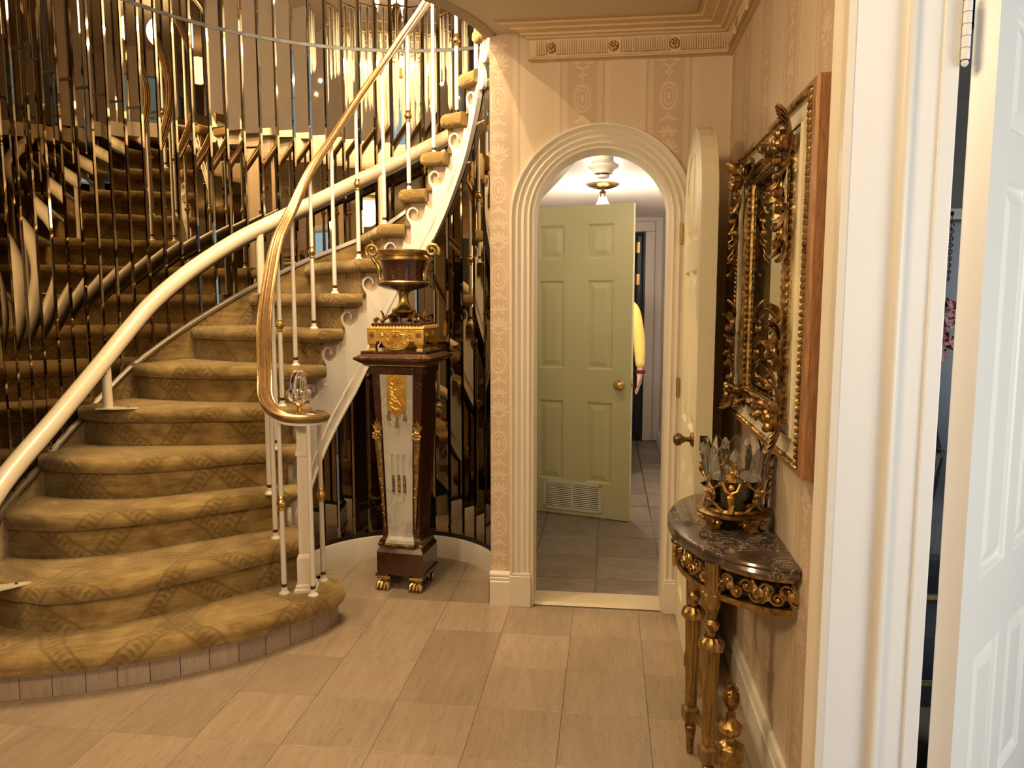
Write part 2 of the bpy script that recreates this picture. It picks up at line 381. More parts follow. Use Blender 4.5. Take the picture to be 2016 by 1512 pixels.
def parent_world(p):
    M = Matrix.Translation(p.location) @ p.rotation_euler.to_matrix().to_4x4()
    if p.parent: M = parent_world(p.parent) @ p.matrix_parent_inverse @ M
    return M
def thing(name, label, cat, loc=(0,0,0), rotz=0.0, group=None):
    o = bpy.data.objects.new(name, None); COL.objects.link(o); o.empty_display_size = 0.1
    o.location = loc; o.rotation_euler = (0,0,rotz); o['label'] = label; o['category'] = cat
    if group: o['group'] = group
    return o
def tag(o, label, cat, group=None):
    o['label'] = label; o['category'] = cat
    if group: o['group'] = group
    return o
def struct(o, label=None):
    o['kind'] = 'structure'
    if label: o['label'] = label
    return o
def stuff(o): o['kind'] = 'stuff'; return o
def sempty(name, loc=(0,0,0)):
    o = bpy.data.objects.new(name, None); COL.objects.link(o); o.location = loc; o['kind'] = 'structure'; return o
def interp(tbl, x):
    if x <= tbl[0][0]: return tbl[0][1]
    for (a, va), (bq, vb) in zip(tbl, tbl[1:]):
        if x <= bq: return va + (vb-va)*(x-a)/(bq-a)
    return tbl[-1][1]
def catmull(P, n=6):
    P = [Vector(p) for p in P]; out = []
    for i in range(len(P)-1):
        p0, p1, p2, p3 = P[max(i-1,0)], P[i], P[i+1], P[min(i+2,len(P)-1)]
        for k in range(n):
            t = k/n
            out.append(0.5*((2*p1)+(p2-p0)*t+(2*p0-5*p1+4*p2-p3)*t*t+(3*p1-p0-3*p2+p3)*t**3))
    out.append(P[-1]); return out

# ------------------------------------------------------------------ key dimensions
CI = (-1.077, 3.757)          # centre of the stair well
CO = (-1.11, 3.49); RO = 1.60 # mirrored outer wall
WX = 0.53                     # right wall plane
WY = 3.63                     # arch wall plane
ZC = 2.70                     # foyer ceiling
def zk(k): return 0.1925*k - 0.012
def pol(c, r, deg): a = math.radians(deg); return (c[0]+r*math.cos(a), c[1]+r*math.sin(a))
def rho(deg, R=RO):           # distance from CI to outer wall at angle deg
    dx, dy = math.cos(math.radians(deg)), math.sin(math.radians(deg)); ox, oy = CI[0]-CO[0], CI[1]-CO[1]
    bq = dx*ox+dy*oy; c = ox*ox+oy*oy-R*R
    return -bq+math.sqrt(bq*bq-c)
# ------------------------------------------------------------------ room shell
# foyer floor: slab and one object per limestone tile
slab = MB(); slab.bounds(-2.9, 0.55, -1.7, 5.3, -0.08, -0.004)
floor = struct(slab.build('floor', grout_m))
TX, TY, X0T, Y0T = 0.311, 0.32, -0.77, 2.98
tile_cache = {}
def rect_tile(x0, x1, y0, y1, z, mat, parent, nm, gap=0.0006, thick=0.012):
    key = (round(x1-x0,3), round(y1-y0,3), nm)
    me = tile_cache.get(key)
    if me is None:
        m = MB(); hx, hy = (x1-x0)/2-gap, (y1-y0)/2-gap; e = 0.0009
        top = [(-hx+e,-hy+e,0),(hx-e,-hy+e,0),(hx-e,hy-e,0),(-hx+e,hy-e,0)]
        mid = [(-hx,-hy,-e),(hx,-hy,-e),(hx,hy,-e),(-hx,hy,-e)]
        bot = [(a,bq,-thick) for a,bq,_ in mid]
        m.grid([bot, mid, top], True); m.cap(top)
        o = m.build(nm, mat, parent); tile_cache[key] = o.data
    else:
        o = bpy.data.objects.new(nm, me); COL.objects.link(o); o.parent = parent
    o.matrix_parent_inverse = Matrix.Identity(4)
    o.location = ((x0+x1)/2 - parent.location.x, (y0+y1)/2 - parent.location.y, z - parent.location.z)
    return o
for i in range(-5, 5):
    for j in range(-13, 5):
        x0, x1 = X0T+i*TX, X0T+(i+1)*TX; y0, y1 = Y0T+j*TY, Y0T+(j+1)*TY
        x1 = min(x1, WX-0.005); x0 = max(x0, -2.65)
        if x1-x0 < 0.03 or y0 < -1.35: continue
        yc = (y0+y1)/2; xc = (x0+x1)/2
        if y1 > 3.7:
            if x0 > -0.6: continue
            if math.hypot(xc-CI[0], yc-CI[1]) > 0.68: continue
        if y0 > 2.5 and x1 < -1.72: continue          # under the stair
        if y0 < -0.3 and not (-1.4 < xc < 0.6): continue
        rect_tile(x0, x1, y0, y1, 0.0, floor_tile_m, floor, 'tile')

# hall floor
hs = MB(); hs.bounds(-0.80, 0.60, 3.80, 8.30, -0.08, -0.006)
hfloor = struct(hs.build('floor', hall_grout))
for i in range(-2, 2):
    for j in range(0, 12):
        x0 = -0.047+0.358*i; x1 = x0+0.358; y0 = 3.655+0.375*j; y1 = y0+0.375
        x0 = max(x0, -0.75); x1 = min(x1, 0.545); y0 = max(y0, 3.80)
        if x1-x0 < 0.02: continue
        rect_tile(x0, x1, y0, y1, -0.002, hall_tile_m, hfloor, 'tile', gap=0.005)
th = MB(); th.poly([(3.64,0),(3.655,0.012),(3.78,0.018),(3.82,0.0)], lambda a,bq,d: (d,a,bq), -0.362, 0.33)
th.build('threshold', noisy('threshold_marble', (0.62,0.52,0.34),(0.68,0.58,0.40), 8, 0.3), hfloor)

# arch wall ---------------------------------------------------------------
AX, AZ, AR = -0.04, 1.873, 0.32     # arch centre, spring height, inner radius
WL, WR, WT = -0.557, WX+0.02, 2.76
wallb = MB()
def uvxz(p): return (p[0], p[2])
def arch_face(y, flip):
    N = 16
    inner = [(AX+AR*math.cos(PI*k/N), AZ+AR*math.sin(PI*k/N)) for k in range(N+1)]
    def q(pts):
        P = [(a, y, bq) for a, bq in pts]; P = P[::-1] if flip else P
        wallb.face(P, [uvxz(p) for p in P])
    q([(WL,0),(AX-AR,0),(AX-AR,AZ),(WL,AZ)]); q([(AX+AR,0),(WR,0),(WR,AZ),(AX+AR,AZ)])
    for k in range(N):
        a, bq = inner[k], inner[k+1]
        def outp(p):
            t = (p[0]-AX)/AR; return (WR + (WL-WR)*(1-t)/2, WT)
        oa, ob = outp(a), outp(bq)
        if k == 0: oa = (WR, WT)
        if k == N-1: ob = (WL, WT)
        pts = [a, oa, ob, bq]
        if k == 0: pts = [a, (WR, AZ), oa, ob, bq]
        if k == N-1: pts = [a, oa, ob, (WL, AZ), bq]
        q(pts)
arch_face(WY, False); arch_face(WY+0.16, True)
N = 16
path = [(AX+AR,0)]+[(AX+AR*math.cos(PI*k/N), AZ+AR*math.sin(PI*k/N)) for k in range(N+1)]+[(AX-AR,0)]
wallb.grid([[(a,WY,bq) for a,bq in path], [(a,WY+0.16,bq) for a,bq in path]])
wallb.face([(WL,WY,0),(WL,WY,WT),(WL,WY+0.16,WT),(WL,WY+0.16,0)], [(-0.557,0),(-0.557,2.76),(-0.7,2.76),(-0.7,0)])
wall_back = struct(wallb.build('wall_back', wallpaper))
# painted reveal lining and moulded casing round the arch
rv = MB()
def arch_path(r, y, zb=0.0):
    return [(AX-r, y, zb)] + [(AX-r, y, zb+(AZ-zb)*k/3) for k in (1,2)] + [(AX+r*math.cos(PI*k/24), y, AZ+r*math.sin(PI*k/24)) for k in range(24,-1,-1)] + [(AX+r, y, zb+(AZ-zb)*k/3) for k in (2,1)] + [(AX+r, y, zb)]
rv.grid([arch_path(AR-0.012, WY-0.012), arch_path(AR-0.012, WY+0.17), arch_path(AR+0.004, WY+0.17), arch_path(AR+0.004, WY-0.012), arch_path(AR-0.012, WY-0.012)])
trim1 = struct(rv.build('trim_1', paint, None, True))
cs = MB()
prof = [(0.320,0.012),(0.322,0.018),(0.330,0.022),(0.336,0.017),(0.340,0.013),(0.347,0.016),(0.356,0.022),(0.364,0.018),(0.369,0.014),(0.376,0.019),(0.384,0.024),(0.392,0.020),(0.398,0.016),(0.404,0.022),(0.410,0.030),(0.418,0.030),(0.420,0.026),(0.420,0.0)]
cs.grid([arch_path(r, WY-d, 0.165) for r, d in prof])
cs.build('casing', paint, trim1, True, angle=50)
for s in (-1, 1):
    pb = MB(); x0, x1 = (AX-0.425, AX-0.318) if s < 0 else (AX+0.318, AX+0.425)
    pb.bounds(x0, x1, WY-0.034, WY+0.02, 0, 0.155); pb.bounds(x0+0.002, x1-0.002, WY-0.029, WY+0.02, 0.155, 0.168)
    pb.build('plinth_block', paint, trim1, bevel=0.003)
# baseboard on the narrow pier left of the arch
bbm = MB()
def base_run(m, x0, x1): 
    pr_ = [(0.0,0.022),(0.118,0.022),(0.124,0.016),(0.130,0.019),(0.137,0.019),(0.141,0.013),(0.147,0.017),(0.154,0.017),(0.165,0.010),(0.168,0.0)]
    m.grid([[(x0,WY-d,z),(x1,WY-d,z)] for z,d in pr_]); m.cap([(x0,WY-d,z) for z,d in pr_]+[(x0,WY,0)])
base_run(bbm, WL-0.004, AX-0.42)
struct(bbm.build('baseboard_back', paint))

# right wall, with the near doorway ------------------------------------------
rw = MB()
def yz_quad(m, x, y0, y1, z0, z1): 
    P = [(x,y0,z0),(x,y0,z1),(x,y1,z1),(x,y1,z0)]; m.face(P, [(p[1]+0.1,p[2]) for p in P])
yz_quad(rw, WX, 1.86, WY+0.02, 0, 2.76); yz_quad(rw, WX, 0.95, 1.86, 2.30, 2.76); yz_quad(rw, WX, -1.7, 0.95, 0, 2.76)
wall_right = struct(rw.build('wall_right', wallpaper))
bb = MB(); pr_ = [(0.0,0.020),(0.105,0.020),(0.112,0.014),(0.120,0.018),(0.145,0.012),(0.150,0.0)]
bb.grid([[(WX-d,1.93,z),(WX-d,WY,z)] for z,d in pr_]); bb.cap([(WX-d,1.93,z) for z,d in pr_]+[(WX,1.93,0)])
struct(bb.build('baseboard_right', paint))
# doorway casing (fluted, foyer side) and deep white jamb with its stop bead
door3 = sempty('door_3', (0.66,1.84,0))
c3 = MB(); pf = [(1.935,0.0),(1.935,0.020),(1.927,0.024),(1.918,0.018),(1.910,0.024),(1.902,0.018),(1.893,0.024),(1.884,0.017),(1.872,0.015),(1.858,0.018),(1.850,0.016),(1.8375,0.0165),(1.8375,0.0)]
c3.grid([[(WX-d,y,0),(WX-d,y,2.36)] for y,d in pf]); c3.build('casing', paint, door3, True, angle=40)
jb = MB(); jb.bounds(0.5150, 0.748, 1.84, 1.90, 0, 2.34); jb.build('jamb', jamb_white, door3, bevel=0.003)
hd = MB(); hd.bounds(0.515, 0.748, 0.94, 1.90, 2.30, 2.36); hd.build('head_jamb', jamb_white, door3)
nj = MB(); nj.bounds(0.515, 0.748, 0.90, 0.95, 0, 2.34); nj.build('jamb', jamb_white, door3)
sb = MB(); sp = [(0.632,0.0),(0.632,0.012),(0.638,0.016),(0.647,0.016),(0.654,0.010),(0.656,0.0)]
sb.grid([[(x,1.84-d,0),(x,1.84-d,2.30)] for x,d in sp]); sb.build('stop_bead', paint, door3, True, angle=50)
sb2 = MB(); sb2.bounds(0.712, 0.747, 1.834, 1.842, 0, 2.30); sb2.build('rebate_strip', jamb_white, door3, bevel=0.003)
# hinged leaf of the doorway, six raised panels, swung into the dining room
LD = Vector((0.625, 0.781, 0)); LN = Vector((0.781, -0.625, 0)); LO = Vector((0.818, 1.824, 0.012))
LW, LH, LT = 0.80, 2.27, 0.050
def leaf_pt(a, d, z): return LO + LD*a + LN*(d - LT) + Vector((0,0,z))
def panel_door(parent, pt, W, H, T, panels, mat, knob=None):
    """flat leaf with recessed, raised-field panels; pt(a, d, z): a along width, d=T front face"""
    m = MB()
    xs = sorted({0, W, *[p[0] for p in panels], *[p[1] for p in panels]}); zs = sorted({0, H, *[p[2] for p in panels], *[p[3] for p in panels]})
    for side, d in ((1, T), (-1, 0.0)):
        for i in range(len(xs)-1):
            for j in range(len(zs)-1):
                cx, cz = (xs[i]+xs[i+1])/2, (zs[j]+zs[j+1])/2
                if any(p[0] < cx < p[1] and p[2] < cz < p[3] for p in panels): continue
                q = [pt(xs[i],d,zs[j]), pt(xs[i+1],d,zs[j]), pt(xs[i+1],d,zs[j+1]), pt(xs[i],d,zs[j+1])]
                m.face(q if side > 0 else q[::-1])
    for (p, q) in (((0,0),(W,0)),((W,0),(W,H)),((W,H),(0,H)),((0,H),(0,0))):
        m.face([pt(p[0],0,p[1]), pt(q[0],0,q[1]), pt(q[0],T,q[1]), pt(p[0],T,p[1])])
    o = m.build('leaf_frame', mat, parent)
    for (x0,x1,z0,z1) in panels:
        pm = MB()
        for side in (1, -1):
            def D(dep): return T-dep if side > 0 else dep
            rings = []
            for ins, dep in ((0,0.0),(0.007,0.004),(0.013,0.013),(0.022,0.013),(0.055,0.003)):
                rings.append([pt(x0+ins,D(dep),z0+ins), pt(x1-ins,D(dep),z0+ins), pt(x1-ins,D(dep),z1-ins), pt(x0+ins,D(dep),z1-ins)])
            pm.grid(rings, True); pm.cap(rings[-1])
        pm.build('panel', mat, parent)
    return o
pw = 0.22
P3 = [(a, a+pw, z0, z1) for a in (0.135, 0.445) for z0, z1 in ((0.16,0.61),(0.81,1.765),(1.87,2.14))]
panel_door(door3, leaf_pt, LW, LH, LT, P3, door_white)
hg = MB()
for zc in (0.22, 2.07):
    for k in range(5):
        hg.lathe([(0.0,0),(0.0085,0),(0.009,0.002),(0.009,0.021),(0.0085,0.023),(0,0.023)], (0.752,1.824,zc-0.06+k*0.0245), 12)
    hg.lathe([(0,0),(0.006,0.003),(0.008,0.008),(0.004,0.014),(0,0.016)], (0.752,1.824,zc+0.063), 12)
    hg.lathe([(0,-0.016),(0.004,-0.014),(0.008,-0.008),(0.006,-0.003),(0,0)], (0.752,1.824,zc-0.060), 12)
hg.build('hinge', jamb_white, door3, True)

# ceiling of the foyer with the curved edge of the stair opening -----------------
OC, OR = (-1.714, 3.787), 1.17
ce = MB()
arc = [(OC[0]+OR*math.cos(a), OC[1]+OR*math.sin(a)) for a in [math.radians(-7-(173)*k/30) for k in range(31)]]
outer = [(WX+0.03, WY+0.03), (WX+0.03, -1.75), (-2.9, -1.75), (-2.9, 3.787)]
outl = [(arc[0][0], WY+0.03)] + arc + [(-2.9, arc[-1][1]), (-2.9,-1.75), (WX+0.03,-1.75), (WX+0.03, WY+0.03)]
ce.poly(outl, lambda a,bq,d: (a,bq,d), ZC, ZC+0.19)
ceiling = struct(ce.build('ceiling', ceil_m))
em = MB(); em.tube([(x,y,ZC+0.004) for x,y in [(arc[0][0]+0.004, WY-0.005)]+arc], 1.0, prof=[(-0.028,-0.012),(0.03,-0.012),(0.03,0.012),(0.02,0.04),(-0.028,0.04)])
em.build('edge_trim', noisy('edge_carpet_trim', (0.40,0.31,0.22),(0.46,0.36,0.26), 30, 0.8, bump=0.2), ceiling)
fs = MB(); fs.tube([(x,y,ZC+0.11) for x,y in [(arc[0][0]-0.012, WY+0.0)]+arc], 1.0, prof=[(-0.006,-0.075),(0.006,-0.075),(0.006,0.14),(-0.006,0.14)])
fs.build('fascia', stair_white, ceiling)
# second floor over the hall and behind the arch wall
sf = MB(); sf.bounds(-0.54, 2.1, WY-0.02, 6.6, 2.78, 2.89); struct(sf.build('ceiling', ceil_m))

# crown moulding: flat reeded frieze with rosettes, stepped soffit -------------------
trim2 = sempty('trim_2', (0.1, WY, 2.6))
cprof = [(0.0,2.566),(0.020,2.566),(0.026,2.570),(0.026,2.578),(0.018,2.582),(0.016,2.590),(0.024,2.658),(0.036,2.661),(0.044,2.668),(0.060,2.669),(0.066,2.677),(0.104,2.680),(0.110,2.686),(0.150,2.688),(0.158,2.694),(0.176,2.694),(0.176,2.700)]
cprof = [(p, z+0.002) for p, z in cprof]
XL = -0.352
def cpt_back(p, z, t):  # t=0 left mitre, t=1 inside corner
    return (XL - p*0.90 + (WX-p - (XL-p*0.90))*t, WY-p, z)
cm = MB(); cm.grid([[cpt_back(p,z,t) for t in (0,1)] for p,z in cprof]); cm.cap([cpt_back(p,z,0) for p,z in cprof]+[(XL,WY,2.70)])
cm.build('cornice', crown_m, trim2)
cr = MB(); cr.grid([[(WX-p,WY-p,z),(WX-p,1.0,z)] for p,z in cprof]); cr.build('cornice', crown_m, trim2)
ln = MB()
for (p,z,h) in ((0.0262,2.572,0.006),(0.1765,2.697,0.006)):
    a = cpt_back(p,z,0); bq = cpt_back(p,z,1)
    ln.box(((a[0]+bq[0])/2,WY-p,z),(bq[0]-a[0],0.003,h)); ln.box((WX-p,(WY-p+1.0)/2,z),(0.003,WY-p-1.0,h))
ln.build('dark_bead', crown_dark, trim2)
fl_ = MB()
ROS = (-0.27, 0.007, 0.276)
x = XL+0.012
while x < WX-0.03:
    if min(abs(x-r) for r in ROS) > 0.022: fl_.box((x, WY-0.0235, 2.624), (0.0060,0.010,0.058))
    x += 0.0105
y = WY-0.04
while y > 1.0:
    if abs(((y-0.5) % 0.277)-0.138) > 0.022: fl_.box((WX-0.0235, y, 2.624), (0.010,0.0060,0.058))
    y -= 0.0105
stuff(fl_.build('reeding', crown_m, trim2))
def rosette(c, nrm):
    m = MB()
    for k in range(6):
        a = 2*PI*k/6+0.3; m.ball((0.014*math.cos(a), 0.014*math.sin(a), 0.006), 0.0085, 8, 5, sc3=(1,1,0.8))
    m.ball((0,0,0.010), 0.0075, 8, 5); m.lathe([(0.0,0.0),(0.024,0.0),(0.022,0.004),(0,0.004)], seg=14)
    R = Vector((0,0,1)).rotation_difference(Vector(nrm)).to_matrix().to_4x4()
    m.xform(Matrix.Translation(c) @ R)
    return m.build('rosette', gilt_mat_r, trim2, True)
gilt_mat_r = gilt_mat('rosette_gilt', (0.36,0.22,0.09), (0.72,0.52,0.28), 0.45, 60, 0.2)
for r in ROS: rosette((r, WY-0.021, 2.624), (0,-1,0.1))
for yy in (3.36, 3.08, 2.80, 2.52): rosette((WX-0.021, yy, 2.624), (-1,0,0.1))

# hall shell ------------------------------------------------------------
hw = MB(); hw.bounds(0.545,0.62,WY+0.16,8.35,0,2.45); struct(hw.build('wall_hall_right', hall_white))
hw = MB(); hw.bounds(-0.52,-0.50,WY+0.155,4.40,0,2.40); hw.bounds(-0.66,-0.50,4.40,4.42,0,2.40); hw.bounds(-0.66,-0.64,4.42,8.35,0,2.40); struct(hw.build('wall_hall_left', hall_white))
hw = MB(); hw.bounds(-0.66,-0.28,8.2,8.3,0,2.45); hw.bounds(0.375,0.62,8.2,8.3,0,2.45); hw.bounds(-0.28,0.375,8.2,8.3,2.19,2.45); struct(hw.build('wall_hall_end', hall_white))
hw = MB(); hw.bounds(-0.50,0.62,WY+0.161,4.42,2.335,2.40); hw.bounds(-0.66,0.62,4.42,8.35,2.335,2.42); struct(hw.build('ceiling', hall_ceil))
hb = MB(); pr_ = [(0.0,0.018),(0.12,0.018),(0.13,0.010),(0.15,0.0)]
hb.grid([[(0.545-d,WY+0.17,z),(0.545-d,8.2,z)] for z,d in pr_]); struct(hb.build('baseboard_hall', jamb_white))
he = MB(); he.bounds(0.325,0.40,WY+0.17,WY+0.19,0,2.30); struct(he.build('trim_3', jamb_white))
d4 = sempty('door_4', (0.05,8.2,0))
m = MB(); m.bounds(0.375,0.47,8.17,8.2,0,2.188); m.bounds(-0.375,-0.28,8.17,8.2,0,2.188); m.bounds(-0.375,0.47,8.17,8.2,2.19,2.29); m.build('casing', hall_white, d4, bevel=0.006)
m = MB(); m.bounds(0.355,0.375,8.18,8.30,0,2.19); m.bounds(-0.28,-0.26,8.18,8.30,0,2.19); m.build('jamb', dark_door, d4)
m = MB(); m.box((0.315,8.52,1.08),(0.045,0.62,2.14),0.0); m.build('leaf', dark_door, d4, bevel=0.003)
for zc in (1.70, 2.03):
    m = MB(); m.box((0.300,8.203,zc),(0.035,0.006,0.11)); m.lathe([(0,0),(0.007,0),(0.007,0.11),(0,0.11)], (0.285,8.198,zc-0.055), 8); m.build('hinge', brass, d4)
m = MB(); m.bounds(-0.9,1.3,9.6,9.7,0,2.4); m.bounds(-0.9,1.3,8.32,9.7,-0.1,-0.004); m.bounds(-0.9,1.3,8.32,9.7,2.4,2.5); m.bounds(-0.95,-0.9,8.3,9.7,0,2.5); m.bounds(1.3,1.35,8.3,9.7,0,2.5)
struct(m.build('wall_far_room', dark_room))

# green six-panel door of the hall, standing ajar ----------------------------------------
GD = Vector((-0.954, 0.300, 0)).normalized(); GN = Vector((-0.300, -0.954, 0)).normalized(); GO = Vector((0.155, 5.117, 0.004))
GW, GH, GT = 0.79, 2.112, 0.042
def gpt(a, d, z): return GO + GD*a + GN*(d-GT) + Vector((0,0,z))
door2 = sempty('door_2', (0.155,5.117,0))
PG = [(a, a+0.185, z0, z1) for a in (0.128, 0.475) for z0, z1 in ((0.24,0.80),(1.02,1.62),(1.76,1.99))]
panel_door(door2, gpt, GW, GH, GT, PG, green)
def knob_lathe(name, parent, base, nrm, mat, s=1.0):
    m = MB(); m.lathe([(0,0),(0.033*s,0),(0.033*s,0.004),(0.028*s,0.010),(0.013*s,0.014),(0.011*s,0.030),(0.017*s,0.040),(0.028*s,0.050),(0.031*s,0.060),(0.027*s,0.070),(0.012*s,0.076),(0,0.077)], seg=24)
    R = Vector((0,0,1)).rotation_difference(Vector(nrm)).to_matrix().to_4x4(); m.xform(Matrix.Translation(base) @ R)
    return m.build(name, mat, parent, True)
knob_lathe('knob', door2, gpt(0.073, GT, 0.925), GN, brass)
knob_lathe('knob', door2, gpt(0.073, 0, 0.925), -GN, brass)
m = MB(); P = [gpt(0.0,0.008,0.885), gpt(0.0,0.034,0.885), gpt(0.0,0.034,0.965), gpt(0.0,0.008,0.965)]; m.face([p - GD*0.0015 for p in P]); m.box(tuple(gpt(-0.004,0.021,0.925)),(0.012,0.016,0.02)); m.build('latch', brass, door2)
gv = sempty('vent_grille', (0,0,0)); gv.parent = door2; gv.matrix_parent_inverse = parent_world(door2).inverted()
m = MB()
def gq(mm, a0, a1, z0, z1, d0, d1):
    c = gpt((a0+a1)/2, GT+(d0+d1)/2, (z0+z1)/2); mm.box(tuple(c), (a1-a0, d1-d0, z1-z0), math.atan2(GD.y, GD.x))
for a in ((0.195,0.213),(0.397,0.412),(0.602,0.62)): gq(m, a[0], a[1], 0.03, 0.235, 0, 0.006)
for z in ((0.03,0.052),(0.213,0.235)): gq(m, 0.195, 0.62, z[0], z[1], 0, 0.006)
m.build('vent_frame', vent_m, gv)
m = MB(); gq(m, 0.20, 0.615, 0.035, 0.23, -0.004, 0.0008); m.build('vent_back', vent_dark, gv)
for col in ((0.213,0.397),(0.412,0.602)):
    for k in range(12):
        z = 0.058+k*0.0132; m = MB(); a0, a1 = col
        m.face([gpt(a0,GT+0.0025,z+0.0055), gpt(a1,GT+0.0025,z+0.0055), gpt(a1,GT+0.0055,z), gpt(a0,GT+0.0055,z)])
        m.face([gpt(a0,GT+0.0055,z), gpt(a1,GT+0.0055,z), gpt(a1,GT+0.0055,z-0.002), gpt(a0,GT+0.0055,z-0.002)])
        m.build('slat', vent_m, gv)

# arched leaf of the foyer doorway, opened flat along the right side ------------------------
door1 = sempty('door_1', (0.30, 3.60, 0))
AW, AT, ADX, ADY = 0.66, 0.062, 0.334, 3.60
def apt(a, d, z): return Vector((ADX + AT - d, ADY - a, 0.012+z))   # d = AT is the face turned to the room
ASP, AAR = 1.84, AW/2
def arch_out(x0, x1, z0, n=14):
    r = (x1-x0)/2; cxm = (x0+x1)/2; zs = ASP
    return [(x0,z0),(x1,z0)] + [(cxm+r*math.cos(PI*k/n), zs+(r)*math.sin(PI*k/n)) for k in range(n+1)]
def half_arch(x0, x1, z0, left, n=8):
    """panel whose top follows the leaf's arch inset by 0.09"""
    R = AAR-0.10; pts = [(x0,z0),(x1,z0)]
    seq = [x1+(x0-x1)*k/n for k in range(n+1)]
    return pts + [(xx, ASP+math.sqrt(max(R*R-(xx-AAR)**2, 0.0))) for xx in seq]
pan = [[(a,z0),(a2,z0),(a2,z1),(a,z1)] for a,a2 in ((0.10,0.30),(0.36,0.56)) for z0,z1 in ((0.16,0.80),(0.96,1.60))]
pan += [half_arch(0.12,0.30,1.72,True), half_arch(0.36,0.54,1.72,False)]
m = MB()
m.poly(arch_out(0, AW, 0), lambda a,bq,d: apt(a,d,bq), 0.012, AT-0.012)
m.build('core', leafm, door1)
out = arch_out(0, AW, 0, 24)
for side, d0, d1 in ((1, AT-0.012, AT), (-1, 0.0, 0.012)):
    fm = MB()
    tri = tessellate_polygon([[Vector((a,bq,0)) for a,bq in out]] + [[Vector((a,bq,0)) for a,bq in p[::-1]] for p in pan])
    allp = out + [q for p in pan for q in p[::-1]]
    dd = AT if side > 0 else 0.0
    i0 = len(fm.v); fm.v += [tuple(apt(a,dd,bq)) for a,bq in allp]
    for tq in tri: fm.f.append(tuple(i0+k for k in tq)); fm.uv.append(None); fm.m.append(0)
    n = len(out)
    for k in range(n):
        a, bq = out[k], out[(k+1)%n]; fm.face([apt(a[0],d0,a[1]), apt(bq[0],d0,bq[1]), apt(bq[0],d1,bq[1]), apt(a[0],d1,a[1])])
    for p in pan:
        for k in range(len(p)):
            a, bq = p[k], p[(k+1)%len(p)]; dep = (AT-0.012) if side > 0 else 0.012
            ca = sum(q[0] for q in p)/len(p); cz = sum(q[1] for q in p)/len(p)
            def ins(q): return (q[0]+(ca-q[0])*0.10, q[1]+(cz-q[1])*0.05)
            ai, bi = ins(a), ins(bq)
            fm.face([apt(a[0],dd,a[1]), apt(bq[0],dd,bq[1]), apt(bi[0],dep,bi[1]), apt(ai[0],dep,ai[1])])
    fm.build('leaf_frame', leafm, door1)
    for p in pan:
        ca = sum(q[0] for q in p)/len(p); cz = sum(q[1] for q in p)/len(p)
        r0 = [(q[0]+(ca-q[0])*0.16, q[1]+(cz-q[1])*0.08) for q in p]; r1 = [(q[0]+(ca-q[0])*0.48, q[1]+(cz-q[1])*0.20) for q in p]
        dep = (AT-0.012) if side > 0 else 0.012; top = AT-0.003 if side > 0 else 0.003
        pm = MB(); pm.grid([[apt(a,dep,bq) for a,bq in r0], [apt(a,top,bq) for a,bq in r1]], True); pm.cap([apt(a,top,bq) for a,bq in r1]); pm.build('panel', leafm, door1)
knob_lathe('knob', door1, apt(0.595, AT, 0.945), (-1,0,0), dark_metal, 0.85)
m = MB(); m.box((ADX+AT/2, ADY-AW-0.001, 0.955), (0.028,0.004,0.058)); m.box((ADX+AT/2, ADY-AW-0.004, 0.955), (0.012,0.010,0.02)); m.build('latch_plate', dark_metal, door1)
for zc in (0.25, 1.05, 1.75):
    m = MB(); m.lathe([(0,0),(0.007,0),(0.007,0.09),(0,0.09)], (0.322,3.595,zc), 10); m.build('hinge', brass, door1, True)

# mirrored walls ------------------------------------------------------------
def strip_mesh(wd, h0a, h0b, h1a, h1b, bev=0.011):
    """flat mirror strip, local x across, z up, facing -y ; bottom/top heights at both edges"""
    m = MB(); hw_ = wd/2-0.0008; d = 0.0030; t = 0.008
    def zz(x, lo, hi): return lo+(hi-lo)*(x+hw_)/(2*hw_)
    xs = [-hw_, -hw_+bev, hw_-bev, hw_]; ys = [t-d, 0.0, 0.0, t-d]
    low = [(x, -t+ (0 if k in (1,2) else d), zz(x,h0a,h0b)) for k, x in enumerate(xs)]
    top = [(x, -t+ (0 if k in (1,2) else d), zz(x,h1a,h1b)) for k, x in enumerate(xs)]
    for k in range(3): m.face([low[k],low[k+1],top[k+1],top[k]], mi=1 if k != 1 else 0)
    bk0 = [(xs[0],0,zz(xs[0],h0a,h0b)),(xs[3],0,zz(xs[3],h0a,h0b))]; bk1 = [(xs[0],0,zz(xs[0],h1a,h1b)),(xs[3],0,zz(xs[3],h1a,h1b))]
    m.face([low[0],top[0],bk1[0],bk0[0]], mi=1); m.face([low[3],bk0[1],bk1[1],top[3]], mi=1)
    m.face([low[0],bk0[0],bk0[1],low[3],low[2],low[1]], mi=1); m.face([top[0],top[1],top[2],top[3],bk1[1],bk1[0]], mi=1)
    return m
STW = 0.104
def place_strip(m, mid, parent, yaw):
    M = Matrix.Translation((mid[0], mid[1], 0)) @ Matrix.Rotation(yaw, 4, 'Z')
    m.xform(M); return m.build('mirror_strip', [bronze_mirror, bronze_bevel], parent)
wall_left = sempty('wall_left', (CO[0]-RO, CO[1], 0))
TRACK = [(40,2.85+0.10),(95.6,zk(11)+0.06),(110,zk(10)+0.02),(129,1.745),(144,1.555),(158.4,1.345),(172.6,1.118),(184.4,0.885),(193,0.735),(199,0.655),(208,0.565),(225,0.36)]
ANG_CI = lambda x, y: math.degrees(math.atan2(y-CI[1], x-CI[0])) % 360
def track_z(ao):      # height of the mirror's lower edge at wall angle (about CO)
    x, y = pol(CO, RO, ao); return interp(TRACK, ANG_CI(x, y))
